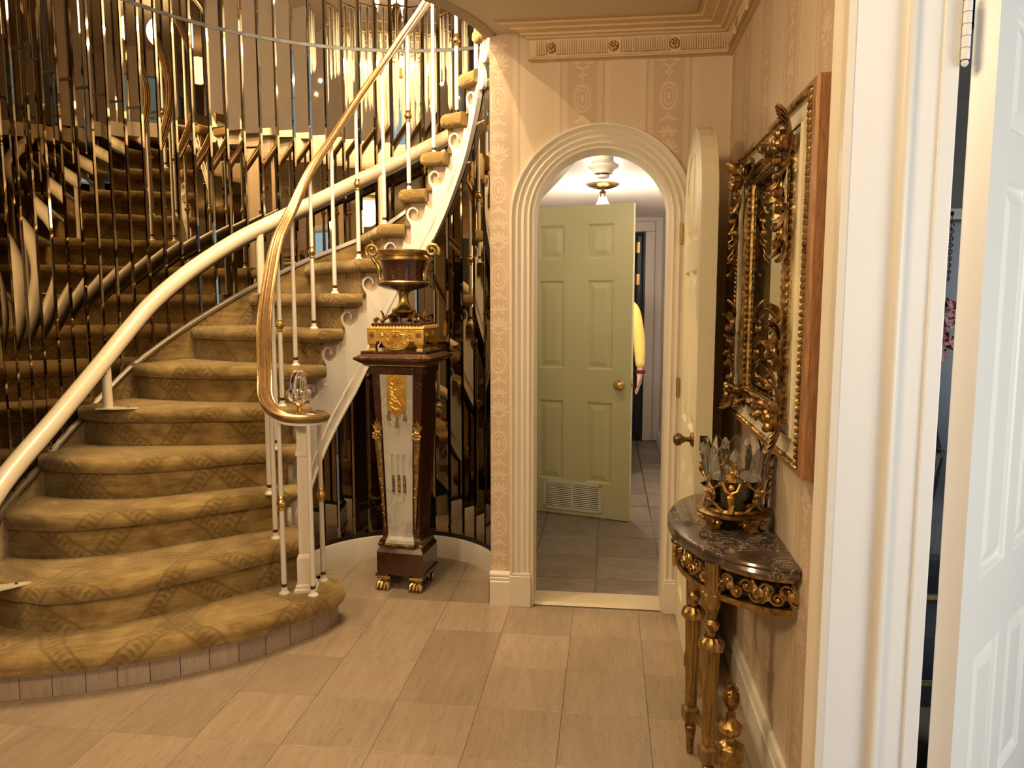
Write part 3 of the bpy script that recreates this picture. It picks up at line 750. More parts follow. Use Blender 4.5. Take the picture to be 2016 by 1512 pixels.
bkw = MB(); rows = [[(*pol(CO, RO+0.012, q), track_z(q)-0.02) for q in range(8, 226, 3)], [(*pol(CO, RO+0.012, q), 5.4) for q in range(8, 226, 3)]]
bkw.grid(rows); bkw.build('mirror_backing', black_trim, wall_left)
da = math.degrees(STW/RO); a = 12.0
while a < 221:
    mid = pol(CO, RO*math.cos(math.radians(da/2)), a+da/2)
    yaw = math.radians(a+da/2-90) + rnd.uniform(-0.008, 0.008)
    zr, zl = track_z(a), track_z(a+da)     # local -x is the higher angle (left seen from the well)
    place_strip(strip_mesh(STW, zl, zr, 3.085, 3.085), mid, wall_left, yaw)
    place_strip(strip_mesh(STW, 3.108, 3.108, 5.38, 5.38), mid, wall_left, yaw + rnd.uniform(-0.006,0.006))
    a += da
sm = MB(); sm.tube([(*pol(CO, RO-0.003, q), 3.0965) for q in range(10, 224, 4)], 1.0, prof=[(-0.006,-0.010),(0.006,-0.010),(0.006,0.010),(-0.006,0.010)])
sm.build('seam_bar', black_trim, wall_left)
# straight mirrored return toward the front of the house (left, outside the picture)
ex, ey = pol(CO, RO, 221)
for k in range(9):
    y0 = ey-0.006-k*0.42
    for z0, z1 in ((0.0,2.69),(2.9,5.38)):
        m = MB(); m.bounds(ex-0.02-0.012, ex-0.02, y0-0.41, y0, z0, z1); m.build('mirror_panel', bronze_mirror, wall_left)
# carpeted skirt and metal track along the wall
sk = MB(); rows = [[], []]; uvr = [[], []]; s = 0; trk = []
for q in range(40, 224, 3):
    x, y = pol(CO, RO-0.014, q); zt = track_z(q)
    rows[0].append((x,y,max(zt-0.42, 2.43 if q < 82 else 0.0))); rows[1].append((x,y,zt)); uvr[0].append((s,zt-0.42)); uvr[1].append((s,zt)); s += RO*math.radians(3)
    trk.append((x,y,zt))
sk.grid(rows, uvs=uvr)
struct(sk.build('baseboard_left', carpet))
tm = MB(); tm.tube(trk, 1.0, prof=[(-0.014,-0.010),(0.010,-0.010),(0.010,0.014),(0.002,0.014),(0.002,0.004),(-0.014,0.004)])
tm.build('mirror_track', chrome, wall_left, True)

# niche under the stair
STRB = [(-30,4.2),(20,3.0),(36,2.715),(40.4,2.521),(53,2.253),(69.2,1.968),(90,1.637),(109.4,1.322),(129.3,0.982),(151.5,0.689),(171,0.418),(192.2,0.257),(215,0.02)]
niche = sempty('wall_niche', (CI[0], CI[1]+0.54, 0))
bk = MB(); bk.grid([[(*pol(CI, 0.552, q), 0.13) for q in range(-12, 226, 5)], [(*pol(CI, 0.552, q), min(2.6,max(interp(STRB, q)+0.05, 0.15))) for q in range(-12, 226, 5)]]); bk.build('mirror_backing', black_trim, niche)
RN = 0.543; NW = 0.098; dn = math.degrees(NW/RN); a = -13.0
while a < 200:
    mid = pol(CI, RN*math.cos(math.radians(dn/2)), a+dn/2)
    zr, zl = interp(STRB, a)+0.03, interp(STRB, a+dn)+0.03
    if zl > 0.2: place_strip(strip_mesh(NW, 0.152, 0.152, min(zl,2.62), min(zr,2.62), 0.010), mid, niche, math.radians(a+dn/2-90)+rnd.uniform(-0.012,0.012))
    a += dn
nb = MB()
nb.grid([[(*pol(CI, r, q), z) for q in range(-14, 206, 5)] for r, z in ((0.524,0.0),(0.524,0.118),(0.528,0.126),(0.545,0.128))])
struct(nb.build('baseboard_niche', stair_white, None, True, angle=40))
nt = MB(); nt.grid([[(*pol(CI, r, q), z) for q in range(-12, 200, 4)] for r, z in ((0.545,0.128),(0.531,0.129),(0.531,0.150),(0.545,0.153))]); nt.build('mirror_track', black_trim, niche)

# rest of the double-height entrance hall (seen in the mirrors) ------------------------------
fw = MB(); yF = -1.65
def fbox(x0,x1,z0,z1): fw.bounds(x0,x1,yF-0.12,yF,z0,z1)
fbox(-2.9,-1.55,0,5.45); fbox(-0.55,2.2,0,5.45); fbox(-1.55,-0.55,0,3.75); fbox(-1.55,-0.55,5.0,5.45)
wall_front = struct(fw.build('wall_front', upper_wall))
win1 = sempty('window_1', (-1.05,yF,4.4))
m = MB()
for x in (-1.55,-1.05,-0.55): m.bounds(x-0.025,x+0.025,yF-0.08,yF+0.03,3.72,5.03)
for z in (3.73,4.38,5.02): m.bounds(-1.58,-0.52,yF-0.08,yF+0.03,z-0.025,z+0.025)
m.build('window_frame', stair_white, win1)
for x0 in (-1.525,-1.025):
    for z0 in (3.755,4.405):
        m = MB(); m.bounds(x0,x0+0.45,yF-0.05,yF-0.044,z0,z0+0.595); m.build('pane', pbr('clear_pane',(0.96,0.98,1.0),0.0,0.0,trans=1.0,ior=1.05)[0], win1)
door5 = sempty('door_5', (-0.2,yF,0))
m = MB(); m.bounds(-1.30,-0.35,yF,yF+0.045,0,2.1); m.build('leaf', door_white, door5, bevel=0.004)
m = MB(); m.bounds(-1.42,-1.30,yF,yF+0.03,0,2.22); m.bounds(-0.35,-0.23,yF,yF+0.03,0,2.22); m.bounds(-1.42,-0.23,yF,yF+0.03,2.1,2.22); m.build('casing', stair_white, door5)
uw = MB(); uw.bounds(2.1,2.2,yF,6.6,2.89,5.45); struct(uw.build('wall_upper_right', upper_wall))
uw = MB(); uw.bounds(-0.54,2.2,6.5,6.6,2.89,5.45); struct(uw.build('wall_upper_back', upper_wall))
uw = MB(); uw.bounds(-2.95,-2.8,yF,3.6,0,5.45); struct(uw.build('wall_upper_left', upper_wall))
uw = MB(); uw.bounds(-2.95,2.2,yF,6.6,5.4,5.5); struct(uw.build('ceiling', upper_wall))
uf = MB(); uf.bounds(WX+0.03,2.1,yF,WY+0.2,2.70,2.89); struct(uf.build('ceiling', ceil_m))

# dining room beyond the near doorway (a slit of it shows) ------------------------------------
dr = MB(); dr.bounds(0.62,4.2,-1.6,5.2,-0.08,-0.004); struct(dr.build('floor', grey_carpet))
dr = MB(); dr.bounds(0.62,4.2,5.1,5.2,0,2.7); struct(dr.build('wall_dining_back', noisy('dining_back_paper',(0.20,0.185,0.165),(0.24,0.22,0.195),4,0.7)))
dr = MB(); dr.bounds(4.1,4.2,-1.6,5.2,0,2.7); struct(dr.build('wall_dining_right', noisy('dining_paper',(0.30,0.28,0.26),(0.34,0.32,0.30),4,0.7)))
dr = MB(); dr.bounds(0.62,4.2,-1.6,5.2,2.70,2.76); struct(dr.build('ceiling', noisy('dining_ceiling_paint',(0.6,0.59,0.57),(0.63,0.62,0.6),4,0.7)))
dr = MB(); dr.bounds(0.735,0.748,1.905,5.1,0,2.7); struct(dr.build('wall_dining_left', dark_room))
# ------------------------------------------------------------------ staircase
stair = thing('staircase', 'curved staircase in golden beige carpet rising against the bronze mirrored wall', 'staircase', (-1.9, 3.1, 0))
NOSE = {2:[232,231,230,226,216], 3:[205,209,214,212,207], 4:[195,197,204,201,196], 5:[185,187,189.5,189,185.5], 6:[171,173,176,175,172.5],
        7:[156.5,158,161,160,158.3], 8:[142.5,143.5,146,145,143.8], 9:[128.5,129,131,130.5,129.4]}
for k in range(10, 17):
    a0, a1 = 114.5-14.35*(k-10), 115-14.4*(k-10); NOSE[k] = [a0, a0, a0+0.3, a1+0.2, a1]
TT = [0, 0.15, 0.5, 0.8, 1.0]
def nose_angle(k, t):
    pts = list(zip(TT, NOSE[k])); n = len(pts)
    for i in range(n-1):
        if t <= pts[i+1][0] or i == n-2:
            def sl(j):
                if j == 0: return (pts[1][1]-pts[0][1])/(pts[1][0]-pts[0][0])
                if j == n-1: return (pts[-1][1]-pts[-2][1])/(pts[-1][0]-pts[-2][0])
                return (pts[j+1][1]-pts[j-1][1])/(pts[j+1][0]-pts[j-1][0])
            h = pts[i+1][0]-pts[i][0]; u = (t-pts[i][0])/h
            return pts[i][1]*(1+2*u)*(1-u)**2 + sl(i)*h*u*(1-u)**2 + pts[i+1][1]*u*u*(3-2*u) + sl(i+1)*h*u*u*(u-1)
RIN = 0.478
def stair_r(k, t): 
    ang = nose_angle(k, t); return RIN + t*(rho(ang, RO-0.008)-RIN), ang
TPROF = [(0.085,-0.070),(0.040,-0.072),(0.014,-0.068),(0.003,-0.056),(0.0,-0.040),(0.003,-0.020),(0.013,-0.006),(0.032,0.0)]
def tread_mesh(k):
    m = MB(); rows = []; uvs = []
    ts = [0.0, 0.006, 0.02, 0.06] + [0.12+0.088*i for i in range(11)]
    inset = {0:(0.022,0.40), 1:(0.006,0.80), 2:(0.0,1.0)}
    z = zk(k); s = 0; prev = None
    for i, t in enumerate(ts):
        t = min(t, 1.0)
        r, ang = stair_r(k, t)
        nk = min(k+1, 16); _, ang2 = (0, nose_angle(nk, t))
        back = math.radians(ang-ang2)*r + (0.03 if k > 2 or t > 0.05 else 0.10)
        back = max(back, 0.10)
        dx, zs = inset.get(i, (0.0, 1.0))
        wob = 0.0016*math.sin(t*23+k*2.1)
        prof = [(a+dx, (bq+0.036)*zs-0.036+wob) for a, bq in TPROF] + [(back*0.6, 0.0*zs+wob*1.5-(1-zs)*0.036), (back, -(1-zs)*0.036), (back, -0.036-0.034*zs)]
        row = []; uv = []; L = 0
        p0 = None
        for a, dz in prof:
            th_ = math.radians(ang) - a/r
            P = (CI[0]+r*math.cos(th_), CI[1]+r*math.sin(th_), z+dz)
            if p0 is not None: L += (Vector(P)-p0).length
            p0 = Vector(P); row.append(P); uv.append((0, L))
        c = Vector(row[4])
        if prev is not None: s += (c-prev).length
        prev = c
        uvs.append([(s, l+k*0.31) for _, l in uv]); rows.append(row)
    m.grid(rows, False, uvs)
    m.face(rows[0], [(0,0.0)]*len(rows[0])); m.face(rows[-1][::-1], [(0,0)]*len(rows[-1]))
    m.grid([[r[-1] for r in rows],[r[0] for r in rows]], uvs=[[u[-1] for u in uvs],[u[0] for u in uvs]])
    return m
def riser_mesh(k):
    m = MB(); rows = [[], [], []]; uvs = [[], [], []]; s = 0; prev = None
    for i in range(15):
        t = 0.045 + 0.955*i/14
        r, ang = stair_r(k, t); th_ = math.radians(ang) - 0.036/r
        x, y = CI[0]+r*math.cos(th_), CI[1]+r*math.sin(th_)
        if prev: s += math.hypot(x-prev[0], y-prev[1])
        prev = (x, y)
        for j, z in enumerate((zk(k-1)-0.01, (zk(k-1)+zk(k))/2, zk(k)-0.066)):
            rows[j].append((x,y,z)); uvs[j].append((s, z+k*0.27))
    m.grid(rows, False, uvs)
    # returned edge at the open end
    e0 = [r[0] for r in rows]
    e1 = []
    r, ang = stair_r(k, 0.045); th2 = math.radians(ang) - 0.062/r
    for P in e0: e1.append((CI[0]+r*math.cos(th2), CI[1]+r*math.sin(th2), P[2]))
    m.grid([e1, e0], uvs=[[(0,p[2]) for p in e1],[(0.03,p[2]) for p in e0]])
    return m
for k in range(2, 17):
    if k < 16: tread_mesh(k).build('tread', carpet, stair, True, angle=60)
    riser_mesh(k).build('riser', carpet, stair, True)
# first step: broad bullnose with a tiled riser
F1 = catmull([(-2.60,2.36,0),(-2.38,2.40,0),(-2.20,2.45,0),(-1.97,2.535,0),(-1.74,2.655,0),(-1.58,2.77,0),(-1.43,2.90,0),(-1.32,3.04,0),(-1.245,3.16,0),(-1.205,3.26,0),(-1.20,3.33,0),(-1.225,3.395,0),(-1.285,3.43,0),(-1.37,3.44,0)], 4)
NRM = []
for i in range(len(F1)):
    t_ = (F1[min(i+1,len(F1)-1)]-F1[max(i-1,0)]).normalized(); NRM.append(Vector((t_.y,-t_.x,0)))
m = MB(); rows = []; uvs = []; 
pf = [(-0.060,0.098),(-0.030,0.094),(-0.010,0.098),(0.0,0.118),(-0.001,0.145),(-0.010,0.168),(-0.030,0.180),(-0.075,0.181)]
L = [0]
for i in range(1, len(F1)): L.append(L[-1]+(F1[i]-F1[i-1]).length)
q = 0; prevp = None
for d, z in pf:
    if prevp: q += math.hypot(d-prevp[0], z-prevp[1])
    prevp = (d, z)
    rows.append([F1[i]+NRM[i]*d+Vector((0,0,z)) for i in range(len(F1))]); uvs.append([(L[i], q) for i in range(len(F1))])
m.grid(rows, False, uvs)
# top: toward the second riser
back = []
for i in range(len(F1)):
    f = i/(len(F1)-1)
    back.append(Vector((-2.62+f*1.30, 3.05+0.46*f, 0.181)))
mid = [rows[-1][i]*0.5+back[i]*0.5 for i in range(len(F1))]
m.grid([rows[-1], mid, back], False, [[(L[i], q) for i in range(len(F1))], [(L[i]*0.9, q+0.17) for i in range(len(F1))], [(L[i]*0.85, q+0.34) for i in range(len(F1))]])
m.build('tread', carpet, stair, True, angle=60)
seg = []; Lr = 0; cur = []
P1 = [F1[i]+NRM[i]*-0.034 for i in range(len(F1))]
tot = 0; fine = []
for i in range(len(P1)-1):
    for k in range(6): fine.append(P1[i].lerp(P1[i+1], k/6))
fine.append(P1[-1]); acc = 0; cur = [fine[0]]
def close_tile(pts):
    if len(pts) < 2: return
    mm = MB(); c = sum(pts, Vector())/len(pts)
    sh = [p + (c-p).normalized()*0.0014 if i in (0,len(pts)-1) else p for i, p in enumerate(pts)]
    rws = []
    for d, z in ((0,0.001),(0,0.094),(-0.012,0.094),(-0.012,0.001)):
        row = []
        for i, p in enumerate(sh):
            tg = (pts[min(i+1,len(pts)-1)]-pts[max(i-1,0)]).normalized(); row.append(p+Vector((tg.y,-tg.x,0))*d+Vector((0,0,z)))
        rws.append(row)
    mm.grid(rws+[rws[0]]); mm.cap([r[0] for r in rws]); mm.cap([r[-1] for r in rws][::-1])
    mm.build('riser_tile', riser_tile_m, stair)
for i in range(1, len(fine)):
    acc += (fine[i]-fine[i-1]).length; cur.append(fine[i])
    if acc > 0.108: close_tile(cur); cur = [fine[i]]; acc = 0
close_tile(cur)
m = MB(); m.grid([[p+Vector((0,0,0)) for p in [F1[i]+NRM[i]*-0.044 for i in range(len(F1))]], [F1[i]+NRM[i]*-0.044+Vector((0,0,0.1)) for i in range(len(F1))]]); m.build('step_core', grout_m, stair)
# landing at the top
m = MB(); lp = [(*pol(CI, RIN, q), 0) for q in range(-40, 44, 6)]; lo = [(*pol(CI, 1.2, q), 0) for q in range(-40, 44, 6)]
m.grid([[(a,bq,zk(16)-0.19) for a,bq,_ in lp],[(a,bq,zk(16)-0.19) for a,bq,_ in lo]]); m.build('landing', carpet, stair)

# white open stringer with running-scroll edge, wrapped on the well
unit = [(65,280),(25,210),(13,150),(18,112),(35,88),(60,68),(85,60),(112,64),(135,80),(150,103),(157,130),(154,150),(146,161),
        (143,150),(143,130),(137,108),(120,90),(97,80),(74,86),(56,102),(42,128),(37,150),(41,178),(52,198),(68,214),(92,228),(120,238),(155,240),(185,228),(208,208),(224,182),(236,150),(242,115),(246,78),(260,30),(266,46),(276,64),(292,78),(310,86),(334,87),(356,80),(372,64),(381,40),(386,8),(386,-30),(376,-80),(360,-120)]
US, UZ = 0.00046, 0.000448
RS = 0.520
def stp(s_ang, z, d): return (*pol(CI, RS-d, s_ang), z)
def riser_inner(k): 
    r, ang = stair_r(k, 0.045); return ang - math.degrees(0.036/r)
st = sempty('stringer', (0,0,0)); del st['kind']; st.parent = stair; st.matrix_parent_inverse = parent_world(stair).inverted()
for k in range(2, 16):
    a0 = riser_inner(k); a1 = riser_inner(k+1); zt = zk(k)-0.070
    m = MB(); top = []
    wdt = math.radians(a0-a1)*RS; fs_ = wdt/0.1297
    for dx, dz in unit: top.append((a0 - math.degrees(dx*US*fs_/RS), zt - dz*UZ))
    an, ax_ = top[-1][0], top[0][0]
    nxt0 = (a1 - math.degrees(unit[0][0]*US*fs_/RS), zk(k+1)-0.070-unit[0][1]*UZ)
    top.append(nxt0)
    bot = [(a, interp(STRB, a)) for a in [nxt0[0], nxt0[0]+(top[0][0]-nxt0[0])*0.25, nxt0[0]+(top[0][0]-nxt0[0])*0.5, nxt0[0]+(top[0][0]-nxt0[0])*0.75, top[0][0]]]
    if k <= 3: bot = [(a, min(z, zt-0.05)) for a, z in bot]
    m.poly([(a*0.012, z) for a, z in top+bot], lambda a,bq,d: stp(a/0.012, bq, d), -0.012, 0.010)
    m.build('scroll_plate', stair_white, st)
    # painted step end behind the scroll
    e = MB(); aa = [a0 - (a0-a1+16)*q_/6 for q_ in range(7)]
    e.grid([[(*pol(CI, RS+0.012, q_), zt+0.005) for q_ in aa], [(*pol(CI, RS+0.012, q_), max(zt-0.30, min(interp(STRB, q_)+0.03, zt))) for q_ in aa]])
    e.build('step_end', noisy('step_end_tan', (0.42,0.31,0.19), (0.50,0.38,0.25), 12, 0.8) if k == 2 else bpy.data.materials['step_end_tan'], st)
for off, nm in ((0.085,'bead'),(0.072,'bead')):
    m = MB(); m.tube([(*pol(CI, RS-0.011, q), interp(STRB, q)+off+0.02) for q in range(188, 30, -3)], 0.0035, 6); m.build(nm, stair_white, st, True)
m = MB(); m.tube([(*pol(CI, RS-0.004, q), interp(STRB, q)+0.001) for q in range(196, 24, -3)], 1.0, prof=[(-0.014,-0.003),(0.014,-0.003),(0.014,0.008),(-0.014,0.008)]); m.build('edge', stair_white, st)
# plaster soffit under the flight
m = MB(); m.grid([[(*pol(CI, RS+0.01, q), interp(STRB, q)+0.02) for q in range(192, 20, -4)], [(*pol(CI, 1.0, q), interp(STRB, q)+0.03) for q in range(192, 20, -4)], [(*pol(CI, 1.38, q), interp(STRB, q)+0.04) for q in range(192, 20, -4)]]); m.build('soffit', stair_white, stair)

# ------------------------------------------------------------------ open-side balustrade
BAL = [(1,-1.431,3.188),(1,-1.293,3.181),(1,-1.314,3.361),(2,-1.546,3.369),(3,-1.608,3.454),(4,-1.622,3.586),(5,-1.654,3.736)]
BALANG = {6:163.4,7:150,8:136.7,9:122.9,10:108.7,11:95.3,12:81.3,13:67.5,14:54.3,15:40.5}
for k, a in BALANG.items(): BAL.append((k, *pol(CI, 0.605, a)))
railing = thing('stair_railing', 'bronze stair handrail on slim white balusters along the open side of the stairs', 'railing', (-1.36, 3.24, 0.18))
RAILP = [(-1.335,3.40,0.972),(-1.272,3.30,0.972),(-1.30,3.20,0.975),(-1.40,3.165,0.990),(-1.50,3.225,1.045),(-1.555,3.33,1.145),(-1.605,3.45,1.375),(-1.632,3.59,1.600),(-1.652,3.74,1.790),(-1.648,3.93,1.972)]
for th_, z in ((150,2.185),(136.7,2.372),(122.9,2.585),(106.4,2.828),(95.3,2.985),(84,3.135),(70,3.34),(56,3.55),(42,3.76),(30,3.9)): RAILP.append((*pol(CI, 0.60, th_), z))
rp = catmull(RAILP, 7)
def zrail(x, y): 
    return min(rp, key=lambda p: (p.x-x)**2+(p.y-y)**2).z
hp = [(-0.030,-0.008),(-0.024,-0.016),(0.024,-0.016),(0.030,-0.008),(0.031,0.002),(0.026,0.010),(0.020,0.013),(0.015,0.010),(0.011,0.013),(0.005,0.017),(0.0,0.014),(-0.005,0.017),(-0.011,0.013),(-0.015,0.010),(-0.020,0.013),(-0.026,0.010),(-0.031,0.002)]
m = MB(); m.tube(rp, 1.0, prof=hp); m.build('handrail', rail_m, railing, True, angle=30)
m = MB(); m.tube([p - Vector((0,0,0.021)) for p in rp], 1.0, prof=[(-0.021,-0.007),(0.021,-0.007),(0.021,0.007),(-0.021,0.007)]); m.build('under_rail', stair_white, railing, True)
for s_ in (-1, 1):
    m = MB(); m.tube([p + Vector((0,0,-0.001)) for p in rp[20:]], 1.0, prof=[(s_*0.0295-0.002,0.002),(s_*0.0295+0.002,0.002),(s_*0.0295+0.002,0.008),(s_*0.0295-0.002,0.008)]); m.build('brass_edge', brass, railing)
def shoe(m, x, y, z): m.lathe([(0.0,0.0),(0.024,0.0),(0.024,0.006),(0.018,0.012),(0.013,0.018),(0.013,0.030),(0.010,0.036),(0.0,0.036)], (x,y,z), 14)
for n_, (k, x, y) in enumerate(BAL):
    z0 = zk(k); z1 = zrail(x, y)-0.026
    b_ = MB(); h = z1-z0-0.03
    b_.lathe([(0.0,0.016),(0.0118,0.016),(0.0125,0.05),(0.0115,h*0.3),(0.0095,h*0.75),(0.0095,h),(0,h)], (x,y,z0+0.03), 12)
    bo = b_.build('baluster', stair_white, railing, True)
    s_ = MB(); shoe(s_, x, y, z0-0.002); s_.build('shoe', stair_white, bo, True)
    s_ = MB(); s_.lathe([(0.0,0.030),(0.0118,0.030),(0.0122,0.046),(0,0.046)], (x,y,z0), 12); s_.build('shoe_ring', dark_metal, bo, True)
    if k % 2 == 1 and not (k == 1 and n_ == 1) and k != 3:
        c_ = MB(); c_.lathe([(0.0,-0.032),(0.012,-0.032),(0.014,-0.026),(0.012,-0.020),(0.016,-0.013),(0.021,-0.004),(0.021,0.004),(0.016,0.013),(0.012,0.020),(0.015,0.026),(0.012,0.032),(0,0.032)], (x,y,z0+0.415), 16); c_.build('collar', brass, bo, True)
# newel post: square tapering, moulded foot and neck
nx, ny = -1.350, 3.250; nz = zk(1)
m = MB()
for hw_, z in (): pass
sqp = [(0.050,0.0),(0.050,0.012),(0.044,0.018),(0.044,0.030),(0.036,0.036),(0.036,0.155),(0.031,0.168),(0.027,0.175),(0.0235,0.620),(0.029,0.624),(0.029,0.640),(0.0235,0.644),(0.0225,0.775)]
rows = []
ca, sa = math.cos(0.25), math.sin(0.25)
for hw_, z in sqp: rows.append([(nx+hw_*(sx*ca-sy*sa), ny+hw_*(sx*sa+sy*ca), nz+z) for sx, sy in ((-1,-1),(1,-1),(1,1),(-1,1))])
m.grid(rows, True); m.cap(rows[-1]); m.build('newel_post', stair_white, railing)
m = MB(); m.lathe([(0,0.0),(0.075,0.0),(0.078,0.008),(0.060,0.014),(0,0.014)], (nx-0.01,ny,0.972), 24); m.build('newel_cap', stair_white, railing, True)
fin = sempty('acorn_finial', (nx,ny,0.98)); del fin['kind']; fin.parent = railing; fin.matrix_parent_inverse = parent_world(railing).inverted()
fx, fy, fz = -1.365, 3.26, 0.985
m = MB(); m.lathe([(0,0),(0.026,0.0),(0.022,0.008),(0.011,0.014),(0.010,0.030),(0.017,0.040),(0.026,0.047),(0.024,0.053),(0,0.053)], (fx,fy,fz), 24); m.build('finial_stem', brass, fin, True)
m = MB(); m.lathe([(0,0.050),(0.020,0.052),(0.042,0.066),(0.053,0.088),(0.051,0.106),(0.040,0.117),(0.0,0.117)], (fx,fy,fz), 28, lobes=14, amp=0.035); m.build('cut_crystal_cup', crystal, fin, True)
m = MB(); m.lathe([(0,0.118),(0.036,0.118),(0.0375,0.135),(0.036,0.160),(0.029,0.185),(0.016,0.200),(0,0.205)], (fx,fy,fz), 28); m.build('crystal_dome', crystal, fin, True)

# ------------------------------------------------------------------ stairlift rail along the wall side
lift = thing('stairlift_rail', 'thick cream stairlift tube rail on short posts along the mirrored wall', 'stairlift rail', (-2.483, 3.54, 0.95))
LP = [(-2.34,2.40,0.535),(-2.434,2.769,0.75),(-2.457,3.14,0.966),(-2.48,3.506,1.183),(-2.462,3.728,1.352),(-2.425,3.875,1.480),(-2.368,4.033,1.602),(-2.294,4.179,1.712),(-2.166,4.362,1.851),(-2.014,4.52,1.968),(-1.811,4.667,2.097),(-1.585,4.775,2.228),(-1.339,4.841,2.352),(-1.048,4.859,2.489),(-0.75,4.80,2.63),(-0.45,4.63,2.80)]
lp_ = catmull(LP, 6)
lift_m = noisy('cream_powder_coat', (0.62,0.52,0.35), (0.65,0.55,0.38), 4, 0.32, coat=0.3)
m = MB(); m.tube(lp_, 0.042, 18); m.build('tube_rail', lift_m, lift, True)
m = MB(); m.tube([p+Vector((0,0,-0.048)) for p in lp_], 1.0, prof=[(-0.012,-0.010),(0.012,-0.010),(0.012,0.010),(-0.012,0.010)]); m.build('gear_rack', black_trim, lift)
for (px_, py_, k) in ((-2.483,3.54,5),(-2.38,2.60,2),(-2.08,4.455,8),(-1.43,4.82,10),(-0.95,4.85,12)):
    zt_ = min(lp_, key=lambda p: (p.x-px_)**2+(p.y-py_)**2).z-0.02; z0 = zk(k)
    po = MB(); po.lathe([(0,0),(0.024,0),(0.024,zt_-z0),(0,zt_-z0)], (px_,py_,z0), 16); p_ = po.build('post', lift_m, lift, True)
    a_ = math.atan2(py_-CI[1], px_-CI[0])
    ft = MB(); pts = [(-0.05,-0.03),(0.03,-0.035),(0.13,-0.012),(0.15,0.0),(0.13,0.012),(0.03,0.035),(-0.05,0.03)]
    ft.poly(pts, lambda a,bq,d: (px_-math.cos(a_)*a-math.sin(a_)*bq, py_-math.sin(a_)*a+math.cos(a_)*bq, z0+d), 0.0, 0.007)
    ft.build('foot_plate', lift_m, p_)
    sc_ = MB(); sc_.ball((px_-math.cos(a_)*0.10, py_-math.sin(a_)*0.10, z0+0.008), 0.006, 8, 4); sc_.build('screw', dark_metal, p_, True)
# ------------------------------------------------------------------ ornament helpers
def leaf_into(m, M, length=0.06, width=0.03, curl=1.2, lobes=3, thick=0.003, mi=0):
    """acanthus-like leaf growing along local +z from origin, facing local -y, tip curling to -y"""
    n = 8; front = []; backr = []
    x = z = 0.0; a = 0.0; pts = []
    for i in range(n+1):
        f = i/n; pts.append((x, z, a)); a = curl*f**1.6; x -= math.sin(a)*length/n; z += math.cos(a)*length/n
    for i, (yo, zo, a) in enumerate(pts):
        f = i/n; w_ = width*(math.sin(PI*min(1, 0.12+0.88*f))**0.75)*(1-0.35*f)*(1+0.20*math.cos(2*PI*lobes*f))
        w_ = max(w_, 0.0015)
        ny, nz = -math.cos(a), -math.sin(a)
        row = []; rb = []
        for k in (-1,-0.55,0,0.55,1):
            d = 0.16*width*(1-abs(k)) + (0.10*width if k == 0 else 0)
            row.append(M @ Vector((k*w_, yo+ny*d, zo+nz*d))); rb.append(M @ Vector((k*w_*0.9, yo-ny*thick, zo-nz*thick)))
        front.append(row); backr.append(rb)
    m.grid(front, mi=mi); m.grid(backr, mi=mi)
    ring_f = [r[0] for r in front]+[r[-1] for r in front[::-1]]; ring_b = [r[0] for r in backr]+[r[-1] for r in backr[::-1]]
    m.grid([ring_f, ring_b], True, mi=mi)
def frame_mat(pos, fwd, up, roll=0.0):
    """local -y -> fwd (outward), local z -> up"""
    f = Vector(fwd).normalized(); u = Vector(up); u = (u - f*u.dot(f)).normalized(); xx = u.cross(-f)
    R = Matrix(((xx.x,-f.x,u.x),(xx.y,-f.y,u.y),(xx.z,-f.z,u.z))).to_4x4()
    return Matrix.Translation(pos) @ R @ Matrix.Rotation(roll, 4, 'Y')
def scroll_into(m, M, size=0.03, turns=1.5, rad=0.004, flip=1, mi=0):
    P = []; n = int(16*turns); R_ = []
    for i in range(n+1):
        f = i/n; a = 2*PI*turns*f; r = size*(1-0.82*f)
        P.append(M @ Vector((flip*(r*math.cos(a)-size), -0.006*f, r*math.sin(a)))); R_.append(rad*(1-0.45*f))
    m.tube(P, R_, 6, up=M.to_3x3() @ Vector((0,-1,0)), mi=mi)
    m.ball(P[-1], rad*1.3, 8, 5, mi=mi)
def rect_loft(m, prof, mi=0, cap=True):
    rows = [[(-hx,-hy,z),(hx,-hy,z),(hx,hy,z),(-hx,hy,z)] for hx, hy, z in prof]
    m.grid(rows, True, mi=mi)
    if cap: m.cap(rows[0][::-1], mi); m.cap(rows[-1], mi)
def loc_build(m, T, name, mat, parent, smooth=False, **kw):
    m.xform(T); return m.build(name, mat, parent, smooth, **kw)

# ------------------------------------------------------------------ pedestal in the niche
PX, PY, PR = -1.040, 3.858, math.radians(-5)
PT = Matrix.Translation((PX, PY, 0)) @ Matrix.Rotation(PR, 4, 'Z')
ped = thing('pedestal', 'oxblood and white marble pedestal with gilt mounts on claw feet in the mirrored niche', 'pedestal', (PX,PY,0), PR)
m = MB(); m.box((0,0,0.137),(0.252,0.236,0.118)); m.box((-0.10,0,0.073),(0.070,0.244,0.012)); m.box((0.10,0,0.073),(0.070,0.244,0.012)); m.box((0,0.004,0.075),(0.268,0.200,0.02)); loc_build(m, PT, 'plinth', red_marble, ped, bevel=0.003)
m = MB(); rect_loft(m, [(0.126,0.118,0.196),(0.112,0.104,0.222),(0.112,0.104,0.240)]); loc_build(m, PT, 'plinth_moulding', red_marble, ped)
m = MB()
for x0, x1 in ((-0.082,0.082),(-0.121,-0.098),(0.098,0.121)):
    y_ = -0.118 if abs(x0) < 0.09 else -0.106
    m.bounds(x0, x1, y_-0.006, y_+0.02, 0.226, 0.243)
m.bounds(0.108,0.118,-0.10,0.10,0.226,0.243); m.bounds(-0.118,-0.108,-0.10,0.10,0.226,0.243)
loc_build(m, PT, 'gilt_moulding', gilt_dark, ped, bevel=0.003)
